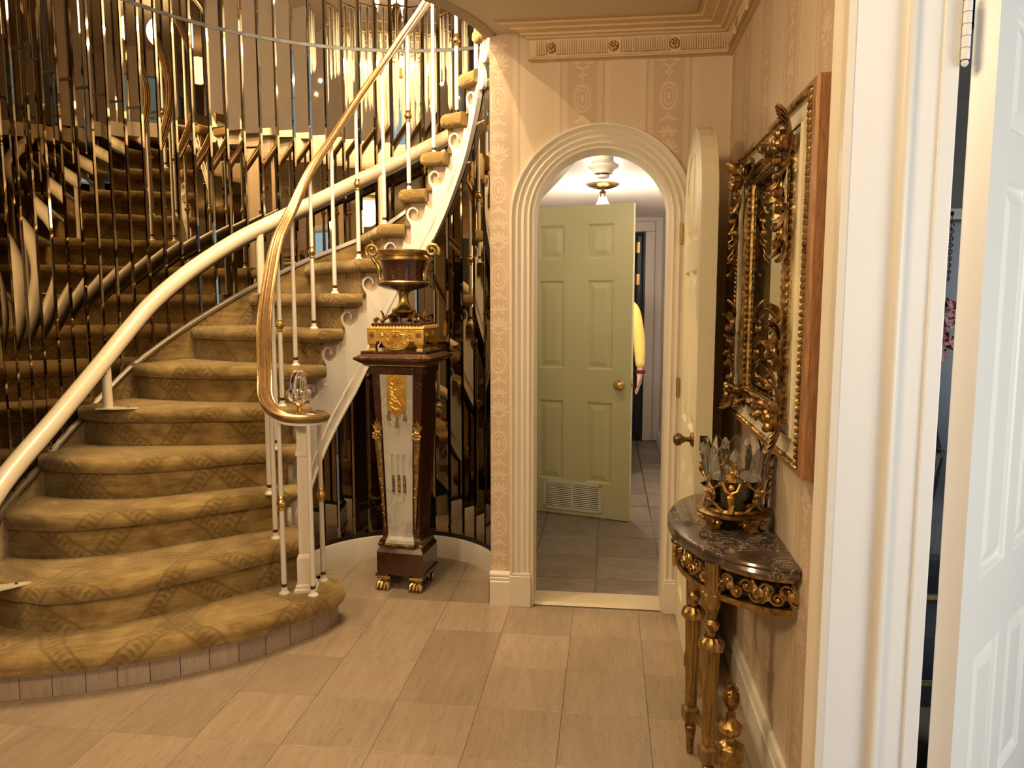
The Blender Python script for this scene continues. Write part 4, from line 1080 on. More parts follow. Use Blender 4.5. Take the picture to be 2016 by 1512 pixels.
def claw(cx, cy):
    m = MB(); m.lathe([(0,0.030),(0.024,0.032),(0.020,0.050),(0.028,0.060),(0.034,0.064),(0,0.066)], (cx,cy,0), 12)
    m.ball((cx,cy-0.004,0.024), 0.024, 12, 8, sc3=(1.05,1.0,0.95))
    for k in range(4):
        x = cx+(-0.027+0.018*k); m.tube([(x*0.4+cx*0.6,cy-0.010,0.042),(x,cy-0.030,0.030),(x*1.06-cx*0.06,cy-0.043,0.014),(x*1.08-cx*0.08,cy-0.046,0.002)], [0.009,0.0105,0.009,0.004], 8)
    m.tube([(cx-0.025,cy+0.005,0.03),(cx-0.034,cy-0.008,0.014),(cx-0.035,cy-0.014,0.002)], [0.008,0.009,0.004], 8)
    loc_build(m, PT, 'claw_foot', gilt_old, ped, True)
    m = MB(); m.bounds(cx-0.036,cx+0.036,cy-0.030 if cy<0 else cy-0.02,cy+0.02 if cy<0 else cy+0.03,0.058,0.071); loc_build(m, PT, 'foot_block', gilt_old, ped, bevel=0.002)
for cx in (-0.088, 0.088):
    for cy in (-0.098, 0.098): claw(cx, cy)
m = MB(); rect_loft(m, [(0.115,0.100,0.240),(0.115,0.100,0.256),(0.102,0.092,0.270),(0.098,0.090,0.300),(0.132,0.116,1.125)]); loc_build(m, PT, 'shaft', red_marble, ped)
# white fluted front panel: sloping plate with three recessed flutes
def fpt(a, d, z):   # on the tapering front face
    f = (z-0.30)/(1.125-0.30); hy = 0.090+(0.116-0.090)*f; return (a, -hy-d, z)
def wid(z): return 0.066+(0.087-0.066)*(z-0.30)/0.825
flutes = []
for cx in (-0.030, 0.0, 0.030):
    n = 6; r = 0.0095; o_ = [(cx+r*math.cos(PI+PI*k/n), 0.505+r*math.sin(PI+PI*k/n)) for k in range(n+1)]+[(cx+r*math.cos(PI*k/n), 0.705+r*math.sin(PI*k/n)) for k in range(n+1)]
    flutes.append(o_)
m = MB(); out = [(-wid(0.30),0.30),(wid(0.30),0.30),(wid(1.122),1.122),(-wid(1.122),1.122)]
tri = tessellate_polygon([[Vector((a,bq,0)) for a,bq in out]]+[[Vector((a,bq,0)) for a,bq in f[::-1]] for f in flutes])
allp = out+[q for f in flutes for q in f[::-1]]
m.v = [fpt(a,0.012,bq) for a,bq in allp]; m.f = [tuple(t_) for t_ in tri]; m.uv = [None]*len(m.f); m.m = [0]*len(m.f)
for k in range(4):
    a, bq = out[k], out[(k+1)%4]; m.face([fpt(a[0],0,a[1]),fpt(bq[0],0,bq[1]),fpt(bq[0],0.012,bq[1]),fpt(a[0],0.012,a[1])])
for f in flutes:
    c = sum(q[0] for q in f)/len(f); inn = [(c+(q[0]-c)*0.45, 0.605+(q[1]-0.605)*0.985) for q in f]
    m.grid([[fpt(a,0.012,bq) for a,bq in f],[fpt(a,0.004,bq) for a,bq in inn]], True); m.cap([fpt(a,0.004,bq) for a,bq in inn])
m.grid([[fpt(-wz,d,z),fpt(wz,d,z)] for wz,d,z in ((0.066,0.012,0.30),(0.066,0.014,0.280),(0.074,0.024,0.262),(0.078,0.028,0.244),(0.078,0.0,0.244))])
for sgn in (-1,1): m.face([fpt(sgn*wz,d,z) for wz,d,z in ((0.066,0.012,0.30),(0.066,0.014,0.280),(0.074,0.024,0.262),(0.078,0.028,0.244),(0.078,0.0,0.244),(0.066,0.0,0.30))])
loc_build(m, PT, 'white_panel', white_marble, ped)
for cx in (-0.030, 0.0, 0.030):
    m = MB()
    for k in range(3):
        z = 0.525+0.030*k; m.ball(fpt(cx,0.011,z), 0.0072, 8, 5, sc3=(0.9,0.5,1.6)); m.ball(fpt(cx,0.013,z+0.015), 0.0055, 8, 5)
    loc_build(m, PT, 'husk_mount', gilt_dark, ped, True)
# gilt trophy plaque with tassels
m = MB(); o_ = [(-0.051,1.122),(-0.048,0.955),(-0.044,0.940),(-0.022,0.926),(-0.013,0.912),(0,0.904),(0.013,0.912),(0.022,0.926),(0.044,0.940),(0.048,0.955),(0.051,1.122)]
m.poly(o_, lambda a,bq,d: fpt(a,d,bq), 0.012, 0.018)
rim = [fpt(a,0.018,bq) for a,bq in [(a*0.86, 1.02+(bq-1.02)*0.92) for a,bq in o_]]; m.tube(rim+[rim[0]], 0.0032, 6, up=(0,-1,0.01))
loc_build(m, PT, 'gilt_plaque', gilt_bright, ped)
m = MB()
m.tube([fpt(-0.026,0.019,1.030),fpt(0.026,0.021,0.965)],0.0032,6); m.tube([fpt(0.026,0.019,1.030),fpt(-0.026,0.021,0.965)],0.0032,6)
for sgn in (-1,1):
    scroll_into(m, frame_mat(fpt(sgn*0.004,0.019,1.092),(0,-1,0.03),(0,0,1)), 0.014, 1.3, 0.0030, sgn)
    scroll_into(m, frame_mat(fpt(sgn*0.004,0.019,0.945),(0,-1,0.03),(0,0,-1)), 0.012, 1.3, 0.0028, sgn)
    for k in range(7): leaf_into(m, frame_mat(fpt(sgn*(0.014+0.006*(k%2)),0.018,1.07-0.020*k),(0,-1,0.03),(sgn*0.8,0,0.6)), 0.022, 0.007, 0.6)
for zz in (1.045,1.0,0.985,0.945): m.ball(fpt(0,0.020,zz),0.0075,8,5,bumps=0.2)
m.tube([fpt(0,0.019,1.115),fpt(0,0.020,1.045)],0.003,6)
loc_build(m, PT, 'trophy_relief', gilt_bright, ped, True)
for x, z in ((-0.043,0.925),(0.043,0.925),(0.0,0.892)):
    m = MB(); c = fpt(x,0.016,z); m.lathe([(0,0.010),(0.004,0.010),(0.005,0.004),(0.0035,0.001),(0.006,-0.004),(0.0105,-0.034),(0,-0.036)], c, 10, lobes=5, amp=0.06); loc_build(m, PT, 'tassel', gilt_old, ped, True)
for sgn in (-1,1):
    m = MB(); x0, x1 = sgn*0.105, sgn*0.082
    def cp(f): 
        z = 0.80-0.45*f; return Vector((x0+(x1-x0)*f, fpt(0,0.012,z)[1], z))
    m.tube([cp(f/8) for f in range(9)], [0.019,0.0185,0.017,0.015,0.013,0.011,0.009,0.007,0.005], 10, up=(0,-1,0))
    for k in range(9):
        f = 0.08+0.10*k; m.ball(cp(min(f,1))+Vector((sgn*0.006*math.cos(k*1.7),-0.012*(1-f*0.5),0)), 0.0055*(1.3-f*0.6), 7, 4)
    m.lathe([(0,0.012),(0.004,0.01),(0.0075,0.0),(0.004,-0.012),(0,-0.016)], cp(1.0)+Vector((0,0,-0.012)), 8)
    loc_build(m, PT, 'cornucopia', gilt, ped, True)
    m = MB(); c = cp(0)
    for k in range(7):
        a = 2*PI*k/7; m.ball(c+Vector((0.017*math.cos(a),-0.012,0.010+0.017*math.sin(a))), 0.0105, 8, 5, bumps=0.2)
    m.ball(c+Vector((0,-0.018,0.012)),0.010,8,5)
    for k in range(5): leaf_into(m, frame_mat(c+Vector((0,-0.006,0.022)),(0,-1,0.1),(0.5*math.sin((k-2)*0.45),0,math.cos((k-2)*0.45))), 0.075-0.012*abs(k-2), 0.010, 0.5)
    loc_build(m, PT, 'flower_spray', gilt, ped, True)
m = MB(); rect_loft(m, [(0.142,0.128,1.125),(0.142,0.128,1.160),(0.158,0.146,1.166)]); m.box((0,-0.130,1.143),(0.20,0.02,0.034)); loc_build(m, PT, 'frieze', red_marble, ped)
m = MB(); rect_loft(m, [(0.160,0.148,1.166),(0.160,0.148,1.171)]); loc_build(m, PT, 'gilt_fillet', gilt_old, ped)
m = MB(); rect_loft(m, [(0.162,0.150,1.171),(0.172,0.160,1.180),(0.194,0.182,1.194),(0.202,0.190,1.200),(0.202,0.190,1.208),(0.186,0.174,1.216),(0.172,0.160,1.226),(0.172,0.160,1.240)]); loc_build(m, PT, 'capital', red_marble, ped)

# ------------------------------------------------------------------ urn with its gilt stand on the pedestal
urn = thing('urn', 'oxblood urn with brass rim and scroll handles on a gilt stand, atop the pedestal', 'urn', (PX,PY,1.24), PR)
def ub(m, name, mat, smooth=True, **kw): return loc_build(m, PT, name, mat, urn, smooth, **kw)
hx, hy = 0.148, 0.130
m = MB()
o_ = [(-hx,1.352),(-hx,1.288),(-0.098,1.288)]+[(0.072*math.cos(PI+PI*k/12), 1.288+0.044*math.sin(PI+PI*k/12)-0.0) for k in range(13)]+[(0.098,1.288),(hx,1.288),(hx,1.352)]
for sgn in (-1,1): m.poly(o_, lambda a,bq,d: (a, sgn*d, bq), hy-0.012, hy)
o2 = [(-hy+0.01,1.352),(-hy+0.01,1.288),(hy-0.01,1.288),(hy-0.01,1.352)]
for sgn in (-1,1): m.poly(o2, lambda a,bq,d: (sgn*d, a, bq), hx-0.012, hx)
rect_loft(m, [(hx,hy,1.346),(hx+0.002,hy+0.002,1.352),(hx-0.012,hy-0.012,1.360)])
ub(m, 'stand', gilt_bright, False)
m = MB()
for sgn in (-1,1):
    rim = [(a*0.9, -hy-0.001, 1.330+(bq-1.330)*0.86) for a,bq in o_[2:16]]; m.tube(rim, 0.0035, 6, up=(0,-1,0)); break
for k in range(26):
    a = rnd.uniform(-0.078,0.078); z = rnd.uniform(1.262,1.342)
    if z < 1.29 and abs(a) > 0.058*math.sqrt(max(0,1-((1.29-z)/0.040)**2)): continue
    if k % 2: m.ball((a,-hy-0.001,z),0.006,7,4,bumps=0.2)
    else: leaf_into(m, frame_mat((a,-hy,z),(0,-1,0.1),(rnd.uniform(-1,1),0,rnd.uniform(-1,1))),0.022,0.008,0.9)
for sgn in (-1,1): scroll_into(m, frame_mat((sgn*0.012,-hy-0.001,1.318),(0,-1,0),(0,0,1)),0.022,1.6,0.004,-sgn)
ub(m, 'relief', gilt_bright)
for sgn in (-1,1):
    m = MB(); m.bounds(sgn*0.124-0.019, sgn*0.124+0.019, -hy-0.003, -hy+0.01, 1.296, 1.344); ub(m, 'corner_block', gilt_bright, False, bevel=0.002)
    m = MB()
    for k in range(8):
        a = 2*PI*k/8; m.ball((sgn*0.124+0.010*math.cos(a),-hy-0.004,1.320+0.010*math.sin(a)),0.0055,7,4)
    m.ball((sgn*0.124,-hy-0.006,1.320),0.006,7,4); ub(m, 'rosette', gilt_dark)
    m = MB()
    for k in range(6):
        a = 2*PI*k/6; m.ball((sgn*(hx+0.003),-0.09+0.011*math.cos(a),1.320+0.011*math.sin(a)),0.006,7,4); m.ball((sgn*(hx+0.003),0.02+0.011*math.cos(a),1.320+0.011*math.sin(a)),0.006,7,4)
    m.ball((sgn*(hx+0.009),-0.09,1.320),0.008,7,4); ub(m, 'rosette', gilt_old)
    for sy in (-1,1):
        m = MB(); rect_loft(m, [(0.016,0.016,0),(0.016,0.016,0.006),(0.013,0.013,0.012),(0.017,0.017,0.030),(0.023,0.023,0.034),(0.023,0.023,0.048)]); m.xform(Matrix.Translation((sgn*0.124, sy*0.106, 1.240))); ub(m, 'foot', gilt_bright, False)
m = MB()
n = 17
for k in range(n): leaf_into(m, frame_mat((-0.136+0.272*k/(n-1),-hy+0.004,1.352),(0,-1,0.7),(0.5,0,1)),0.020,0.008,0.4)
for sgn in (-1,1):
    for k in range(13): leaf_into(m, frame_mat((sgn*(hx-0.004),-0.115+0.23*k/12,1.352),(sgn,0,0.7),(0,0.5,1)),0.020,0.008,0.4)
ub(m, 'leaf_border', gilt_bright)
m = MB(); rect_loft(m, [(0.132,0.116,1.362),(0.132,0.116,1.374),(0.124,0.108,1.380)]); ub(m, 'red_slab', red_marble, False)
for sx in (-1,1):
    for sy in (-1,1):
        m = MB(); c = Vector((sx*0.078, sy*0.068, 1.378)); d = Vector((sx*0.75,sy*0.65,0))
        leaf_into(m, frame_mat(c+d*0.01, d+Vector((0,0,0.2)), (-d.x*0.6,-d.y*0.6,1)), 0.066, 0.019, 1.1)
        leaf_into(m, frame_mat(c+d*0.02, d+Vector((0,0,0.6)), (d.x,d.y,0.25)), 0.040, 0.014, 0.9)
        scroll_into(m, frame_mat(c+d*0.03+Vector((0,0,0.014)), (d.y,-d.x,0), (0,0,1)), 0.014, 1.4, 0.006, 1)
        m.tube([c+d*0.02+Vector((0,0,0.008)), c-d*0.015+Vector((0,0,0.030)), c-d*0.045+Vector((0,0,0.040))],[0.011,0.009,0.007],8)
        ub(m, 'acanthus_foot', gilt_dark)
m = MB(); m.lathe([(0,1.404),(0.020,1.402),(0.034,1.412),(0.050,1.424),(0.060,1.432),(0.062,1.442),(0.056,1.449),(0.046,1.452),(0.036,1.462),(0.027,1.480),(0.0235,1.502),(0.026,1.524),(0.036,1.536),(0.050,1.542),(0,1.543)], seg=32); ub(m, 'stem', gilt_old)
m = MB(); m.lathe([(0,1.540),(0.050,1.541),(0.092,1.550),(0.122,1.562),(0.130,1.572),(0.128,1.580),(0.102,1.584),(0,1.584)], seg=40); ub(m, 'lower_bowl', red_marble)
m = MB(); m.lathe([(0.128,1.578),(0.132,1.582),(0.128,1.588),(0.104,1.590),(0.100,1.588)], seg=40); ub(m, 'gilt_band', gilt_old)
m = MB(); m.lathe([(0.0,1.588),(0.100,1.588),(0.101,1.600),(0.105,1.640),(0.111,1.680),(0.117,1.702),(0.110,1.702),(0.100,1.640),(0.094,1.600),(0,1.596)], seg=40); ub(m, 'bowl', red_marble)
m = MB(); m.lathe([(0.116,1.692),(0.121,1.696),(0.121,1.708),(0.115,1.712),(0.119,1.718),(0.126,1.724),(0.131,1.734),(0.131,1.741),(0.125,1.744),(0.119,1.739),(0.114,1.712),(0.111,1.694)], seg=40); ub(m, 'brass_rim', gilt_old)
for sgn in (-1,1):
    m = MB()
    P = [(0.112,1.594),(0.121,1.600),(0.124,1.622),(0.127,1.650),(0.136,1.674),(0.150,1.690),(0.160,1.706)]
    m.tube([(sgn*p.x,-0.010,p.z) for p in catmull([(x,0,z) for x,z in P],4)], [0.0105]*25, 8, up=(0,-1,0))
    Q = []
    for i in range(27):
        f = i/26; a = -0.6+2*PI*1.35*f; r = 0.036*(1-0.72*f); Q.append((sgn*(0.160+r*math.cos(a)), -0.010-0.008*f, 1.740+r*math.sin(a)))
    m.tube(Q, [0.0105-0.005*i/26 for i in range(27)], 8, up=(0,-1,0)); m.ball(Q[-1],0.010,8,5)
    leaf_into(m, frame_mat((sgn*0.158,-0.012,1.764),(sgn*0.4,-1,0),(sgn*0.15,0,1)),0.034,0.007,0.5)
    leaf_into(m, frame_mat((sgn*0.140,-0.012,1.70),(0,-1,0),(-sgn,0,0.6)),0.034,0.010,0.7)
    leaf_into(m, frame_mat((sgn*0.120,-0.020,1.60),(sgn*0.3,-1,0),(sgn*0.1,0,1)),0.055,0.011,0.4)
    m.ball((sgn*0.116,-0.012,1.596),0.012,8,5)
    ub(m, 'handle', gilt_old)

# ------------------------------------------------------------------ ornate wall mirror
MY0, MY1, MZ0, MZ1 = 1.955, 3.10, 1.05, 2.03
mir = thing('wall_mirror', 'ornate carved gilt wall mirror with cream liner on the right wall above the console', 'mirror', (WX, (MY0+MY1)/2, 1.54))
def ring_loft(m, prof, caps=False):
    """prof: (inset_y, inset_z, x)"""
    m.grid([[(x,MY0+iy,MZ0+iz),(x,MY1-iy,MZ0+iz),(x,MY1-iy,MZ1-iz),(x,MY0+iy,MZ1-iz)] for iy,iz,x in prof], True)
m = MB(); ring_loft(m, [(0.004,0.004,WX-0.004),(0.0,0.0,0.515),(0.0,0.0,0.489),(0.006,0.004,0.482),(0.040,0.016,0.482),(0.044,0.018,0.486)]); m.build('outer_frame', frame_brown, mir)
m = MB()
def rope_run(p0, p1, n):
    for k in range(n):
        f = (k+0.5)/n; c = Vector(p0).lerp(Vector(p1), f); d = (Vector(p1)-Vector(p0)).normalized()
        tw = (Vector((0,0,1)) if abs(d.z) < 0.5 else Vector((0,1,0)))*0.006
        m.tube([c-d*0.009-tw, c-d*0.003-tw*0.4+Vector((-0.003,0,0)), c+d*0.003+tw*0.4+Vector((-0.003,0,0)), c+d*0.009+tw], [0.003,0.006,0.006,0.003], 6, up=(1,0,0))
for (iy,iz) in ((0.052,0.024),):
    c_ = [(0.482,MY0+iy,MZ0+iz),(0.482,MY1-iy,MZ0+iz),(0.482,MY1-iy,MZ1-iz),(0.482,MY0+iy,MZ1-iz)]
    for a_, b_, n_ in ((0,1,62),(1,2,54),(2,3,62),(3,0,54)): rope_run(c_[a_], c_[b_], n_)
stuff(m.build('rope_moulding', gilt, mir, True))
m = MB(); ring_loft(m, [(0.044,0.018,0.486),(0.062,0.032,0.484),(0.070,0.036,0.490),(0.120,0.062,0.494),(0.150,0.078,0.490),(0.156,0.080,0.484)]); m.build('liner', liner_m, mir)
m = MB(); ring_loft(m, [(0.222,0.095,0.492),(0.226,0.097,0.480),(0.232,0.100,0.476),(0.238,0.104,0.480),(0.244,0.108,0.475),(0.256,0.116,0.472),(0.264,0.120,0.478),(0.272,0.124,0.477),(0.286,0.130,0.484),(0.296,0.136,0.490),(0.298,0.138,0.498)]); m.build('inner_frame', gilt, mir)
m = MB(); ring_loft(m, [(0.156,0.080,0.490),(0.224,0.096,0.492)]); m.build('liner_back', liner_m, mir)
GYi, GZi = 0.298, 0.138
m = MB(); m.grid([[(0.496,MY0+GYi+i,MZ0+GZi+i),(0.496,MY1-GYi-i,MZ0+GZi+i),(0.496,MY1-GYi-i,MZ1-GZi-i),(0.496,MY0+GYi+i,MZ1-GZi-i)] for i in (0,)]+[[(0.492,MY0+GYi+i,MZ0+GZi+i),(0.492,MY1-GYi-i,MZ0+GZi+i),(0.492,MY1-GYi-i,MZ1-GZi-i),(0.492,MY0+GYi+i,MZ1-GZi-i)] for i in (0.028,)], True); m.build('bevel', mirror_edge, mir)
m = MB(); i = 0.028; m.face([(0.492,MY0+GYi+i,MZ0+GZi+i),(0.492,MY1-GYi-i,MZ0+GZi+i),(0.492,MY1-GYi-i,MZ1-GZi-i),(0.492,MY0+GYi+i,MZ1-GZi-i)]); m.build('glass', mirror_clear, mir)
# running bead-and-leaf along the inner frame
m = MB()
for yb in (MY0+0.228, MY0+0.286, MY1-0.228, MY1-0.286):
    z = MZ0+0.13
    while z < MZ1-0.13:
        m.ball((0.482, yb, z), 0.0085, 7, 5, sc3=(0.8,0.9,1.3)); z += 0.022
for zb in (MZ0+0.097, MZ1-0.097, MZ0+0.130, MZ1-0.130):
    y = MY0+0.24
    while y < MY1-0.24: m.ball((0.480,y,zb),0.008,7,5,sc3=(0.8,1.25,0.9)); y += 0.023
stuff(m.build('bead_moulding', gilt_dark, mir, True))
def ornament(cy, cz, sy, sz, name='corner_ornament'):
    m = MB(); R = random.Random(int(cy*100)+int(cz*37))
    # shell at the corner
    for k in range(7):
        a = (k-3)*0.30; leaf_into(m, frame_mat((0.462,cy,cz),(-1,0,0),(0,-sy*(0.6+0.2*math.cos(a))+0.6*math.sin(a),sz*(math.cos(a))+0.0)), 0.115-0.010*abs(k-3), 0.034, 1.25, 2)
    m.ball((0.450,cy,cz),0.030,10,7,bumps=0.15,sc3=(0.8,1,1))
    for k in range(5):
        a = 2*PI*k/5; m.ball((0.436,cy+0.022*math.cos(a),cz+0.022*math.sin(a)),0.012,8,5)
    # sprays down the upright and along the head
    for k in range(11):
        f = k/10; L_ = 0.22*f
        yy = cy + sy*0.005 + R.uniform(-0.045,0.060)*(1-f*0.6); zz = cz - sz*(0.05+L_)
        leaf_into(m, frame_mat((0.456,yy,zz),(-1,R.uniform(-0.5,0.5),0),(0,R.uniform(-0.9,0.9),-sz*0.8)), R.uniform(0.055,0.080), R.uniform(0.020,0.030), R.uniform(1.0,1.7), 2)
        if k % 2 == 0: m.ball((0.440,yy+R.uniform(-0.02,0.02),zz),R.uniform(0.010,0.016),8,5,bumps=0.2)
        if k % 3 == 0: scroll_into(m, frame_mat((0.450,yy,zz),(-1,0,0),(0,R.uniform(-1,1),1)),0.022,1.3,0.0055,R.choice((-1,1)))
    for k in range(8):
        f = k/7; yy = cy + sy*(0.05+0.20*f); zz = cz + R.uniform(-0.02,0.03)*sz*(1-f*0.5)
        leaf_into(m, frame_mat((0.458,yy,zz),(-1,0,R.uniform(-0.4,0.4)),(0,sy*0.9,R.uniform(-0.7,0.7))), R.uniform(0.055,0.080), R.uniform(0.020,0.028), R.uniform(1.0,1.6), 2)
        if k % 2 == 0: m.ball((0.444,yy,zz+R.uniform(-0.015,0.015)),R.uniform(0.010,0.015),8,5,bumps=0.2)
    return m.build(name, gilt_dark, mir, True)
for cy, sy in ((MY0+0.205, 1), (MY1-0.205, -1)):
    for cz, sz in ((MZ1-0.115, 1), (MZ0+0.115, -1)): ornament(cy, cz, sy, sz)
# ------------------------------------------------------------------ demilune console table
TC, TA, TB, TZ = 2.53, 0.445, 0.318, 0.775      # centre along the wall, half length, depth, top height
cons = thing('console_table', 'gilt half-round console table with dark veined marble top against the right wall', 'table', (WX, TC, 0))
def ell_pt(a, grow=0.0, z=0.0): return (WX-0.006-(TB+grow)*math.sin(a), TC-(TA+grow)*math.cos(a), z)
m = MB(); n = 40
rows = []
for g, z in ((-0.012,TZ-0.036),(-0.002,TZ-0.034),(0.0,TZ-0.026),(-0.005,TZ-0.016),(0.0,TZ-0.008),(-0.003,TZ-0.002),(-0.010,TZ)):
    rows.append([ell_pt(PI*k/n, g, z) for k in range(n+1)])
m.grid(rows, True); m.cap(rows[0][::-1]); m.cap(rows[-1]); m.build('marble_top', dark_marble, cons, True, angle=40)
m = MB()
for g0, g1, z0, z1 in ((-0.040,-0.028,TZ-0.052,TZ-0.036),(-0.043,-0.026,TZ-0.146,TZ-0.128)):
    rr = [[ell_pt(0.03+(PI-0.06)*k/n, g, z) for k in range(n+1)] for g, z in ((g0,z0),(g1,z0),(g1,z1),(g0,z1),(g0,z0))]
    m.grid(rr); m.cap([r[0] for r in rr[:4]]); m.cap([r[-1] for r in rr[:4]])
m.build('apron_rail', gilt, cons)
m = MB(); m.grid([[ell_pt(0.03+(PI-0.06)*k/n, -0.060, z) for k in range(n+1)] for z in (TZ-0.146,TZ-0.036)]); m.build('apron_gap_shade', dark_cab, cons)  # dark sheet standing in for the shaded gap behind the carving
m = MB(); R = random.Random(3)
for k in range(34):
    a = 0.06+(PI-0.12)*k/33; P = Vector(ell_pt(a, -0.033, TZ-0.09)); fw_ = Vector((-math.sin(a)*TA, -math.cos(a)*TB, 0)).normalized(); tg = Vector((fw_.y,-fw_.x,0))
    s_ = 1 if k % 2 else -1
    scroll_into(m, frame_mat(P+Vector((0,0,0.010*s_)), fw_, (0,0,s_)), 0.021, 1.35, 0.0055, s_)
    leaf_into(m, frame_mat(P+Vector((0,0,-0.028*s_)), fw_, tg*R.uniform(-1,1)+Vector((0,0,s_))), R.uniform(0.045,0.060), 0.015, 0.9, 2)
    if k % 3 == 0: m.ball(P+fw_*0.008, 0.013, 8, 5, bumps=0.25)
m.build('pierced_frieze', gilt, cons, True)
def flute_leg(lx, ly, rot, nm='leg'):
    def fluted(m, r0, z0, r1, z1):
        N_ = 32; m.grid([[(lx+r*(1-0.10*(k%4 in (0,)))*math.cos(2*PI*k/N_+rot), ly+r*(1-0.10*(k%4 in (0,)))*math.sin(2*PI*k/N_+rot), z) for k in range(N_)] for r, z in ((r0,z0),(r1,z1))], True)
        m.cap([(lx+r1*math.cos(2*PI*k/12), ly+r1*math.sin(2*PI*k/12), z1) for k in range(12)])
    m = MB()
    fluted(m, 0.024, 0.655, 0.025, TZ-0.038)
    fluted(m, 0.0185, 0.175, 0.0255, 0.470)
    m.lathe([(0,0.560),(0.012,0.562),(0.018,0.588),(0.024,0.612),(0.025,0.655),(0,0.656)], (lx,ly,0), 16)
    rows = [[(lx+hw_*(c*math.cos(rot)-s*math.sin(rot)), ly+hw_*(c*math.sin(rot)+s*math.cos(rot)), z) for c,s in ((-1,-1),(1,-1),(1,1),(-1,1))] for hw_, z in ((0.018,0.112),(0.024,0.118),(0.024,0.158),(0.015,0.166),(0.015,0.178))]
    m.grid(rows, True); m.cap(rows[0][::-1]); m.cap(rows[-1])
    o = m.build(nm, wood_gilt, cons, True, angle=25)
    g = MB()
    g.lathe([(0,0.508),(0.013,0.510),(0.012,0.522),(0.019,0.532),(0.022,0.542),(0.019,0.552),(0.012,0.560),(0,0.562)], (lx,ly,0), 20)
    g.lathe([(0.020,0.468),(0.033,0.470),(0.037,0.480),(0.034,0.496),(0.022,0.508),(0,0.510)], (lx,ly,0), 36, lobes=12, amp=0.07)
    for k in range(6):
        a = 2*PI*k/6+rot; leaf_into(g, frame_mat((lx+0.022*math.cos(a),ly+0.022*math.sin(a),0.60),(math.cos(a),math.sin(a),0.1),(0,0,1)),0.058,0.011,0.7,2)
        g.ball((lx+0.026*math.cos(a+0.5),ly+0.026*math.sin(a+0.5),0.640),0.007,7,4)
        leaf_into(g, frame_mat((lx+0.017*math.cos(a),ly+0.017*math.sin(a),0.172),(math.cos(a),math.sin(a),0),(0,0,1)),0.045,0.008,0.3,2)
    stuff(g.build('leg_mount', gilt, o, True))
    f = MB(); f.lathe([(0,0.0),(0.009,0.0),(0.012,0.012),(0.013,0.045),(0.018,0.085),(0.019,0.096),(0.014,0.102),(0.017,0.108),(0.017,0.114),(0,0.115)], (lx,ly,0), 20, lobes=5, amp=0.05); f.build('foot', gilt_dark, o, True)
    return o
LEGS = [(0.316,2.235),(0.288,2.460)]
flute_leg(*LEGS[0], 0.2); flute_leg(*LEGS[1], 0.2)
flute_leg(0.330, 2.86, -0.2); 
HX, HY = 0.385, 2.27
m = MB()
for lx, ly in LEGS+[(0.330,2.86)]:
    m.tube([(lx,ly,0.140),(HX,HY,0.150)], 1.0, prof=[(-0.012,-0.012),(0.012,-0.012),(0.012,0.012),(-0.012,0.012)])
m.build('stretcher', wood_gilt, cons)
m = MB(); m.lathe([(0,0.085),(0.034,0.086),(0.040,0.100),(0.040,0.150),(0.030,0.160),(0.012,0.166),(0.0105,0.176),(0.018,0.186),(0.030,0.192),(0.036,0.202),(0.034,0.215),(0.022,0.226),(0.015,0.236),(0.014,0.250),(0.008,0.264),(0.0,0.266)], (HX,HY,0), 32, lobes=8, amp=0.05); fo = m.build('stretcher_finial', gilt, cons, True)
m = MB(); m.lathe([(0.007,0.262),(0.020,0.276),(0.026,0.296),(0.022,0.316),(0.010,0.330),(0,0.334)], (HX,HY,0), 16)
for k in range(26):
    a = k*2.4; f = (k+0.5)/26; r = 0.026*math.sin(PI*(0.15+0.8*f)); leaf_into(m, frame_mat((HX+r*0.85*math.cos(a),HY+r*0.85*math.sin(a),0.272+0.055*f),(math.cos(a),math.sin(a),0.2),(0.4*math.sin(a),-0.4*math.cos(a),1)),0.024,0.006,0.7,2)
m.build('flame', gilt_dark, fo, True)

# ------------------------------------------------------------------ crystal and gilt jardiniere on the console
JX, JY, JZ = 0.408, 2.475, TZ
jar = thing('jardiniere', 'crystal and gilt openwork jardiniere standing on the marble console top', 'jardiniere', (JX,JY,JZ))
JT = Matrix.Translation((JX,JY,JZ))
def jb_(m, n_, mat, smooth=True): return loc_build(m, JT, n_, mat, jar, smooth)
m = MB(); m.lathe([(0,0.044),(0.086,0.040),(0.098,0.044),(0.117,0.050),(0.119,0.056),(0.110,0.062),(0.098,0.064),(0.094,0.072),(0,0.074)], seg=44); jb_(m, 'base_plate', gilt_dark)
for k in range(4):
    a = 2*PI*k/4+0.55; d = Vector((math.cos(a),math.sin(a),0)); m = MB()
    rect_loft(m, [(0.013,0.013,0.0),(0.016,0.016,0.004),(0.013,0.013,0.014),(0.017,0.017,0.030),(0.017,0.017,0.043)]); m.xform(Matrix.Translation(d*0.083) @ Matrix.Rotation(a,4,'Z'))
    for s_ in (-1,1):
        tg = Vector((-d.y,d.x,0))*s_
        leaf_into(m, frame_mat(d*0.090+tg*0.012+Vector((0,0,0.026)), d, tg+Vector((0,0,0.25))), 0.050, 0.013, 0.5, 2)
        m.ball(d*0.092+tg*0.035+Vector((0,0,0.030)),0.008,8,5)
    jb_(m, 'foot', gilt)
m = MB(); N_ = 64; rows = []
for r, z in ((0.084,0.070),(0.088,0.10),(0.091,0.16),(0.093,0.22),(0.097,0.245),(0.099,0.262)):
    f = max(0,(z-0.20)/0.062)
    rows.append([((r*(1+0.03*math.cos(9*a)))*math.cos(a),(r*(1+0.03*math.cos(9*a)))*math.sin(a), z+f*0.018*math.cos(9*a)*1.0) for a in [2*PI*k/N_ for k in range(N_)]])
inner = [[(p[0]*0.93,p[1]*0.93,p[2]) for p in r] for r in rows[::-1]]
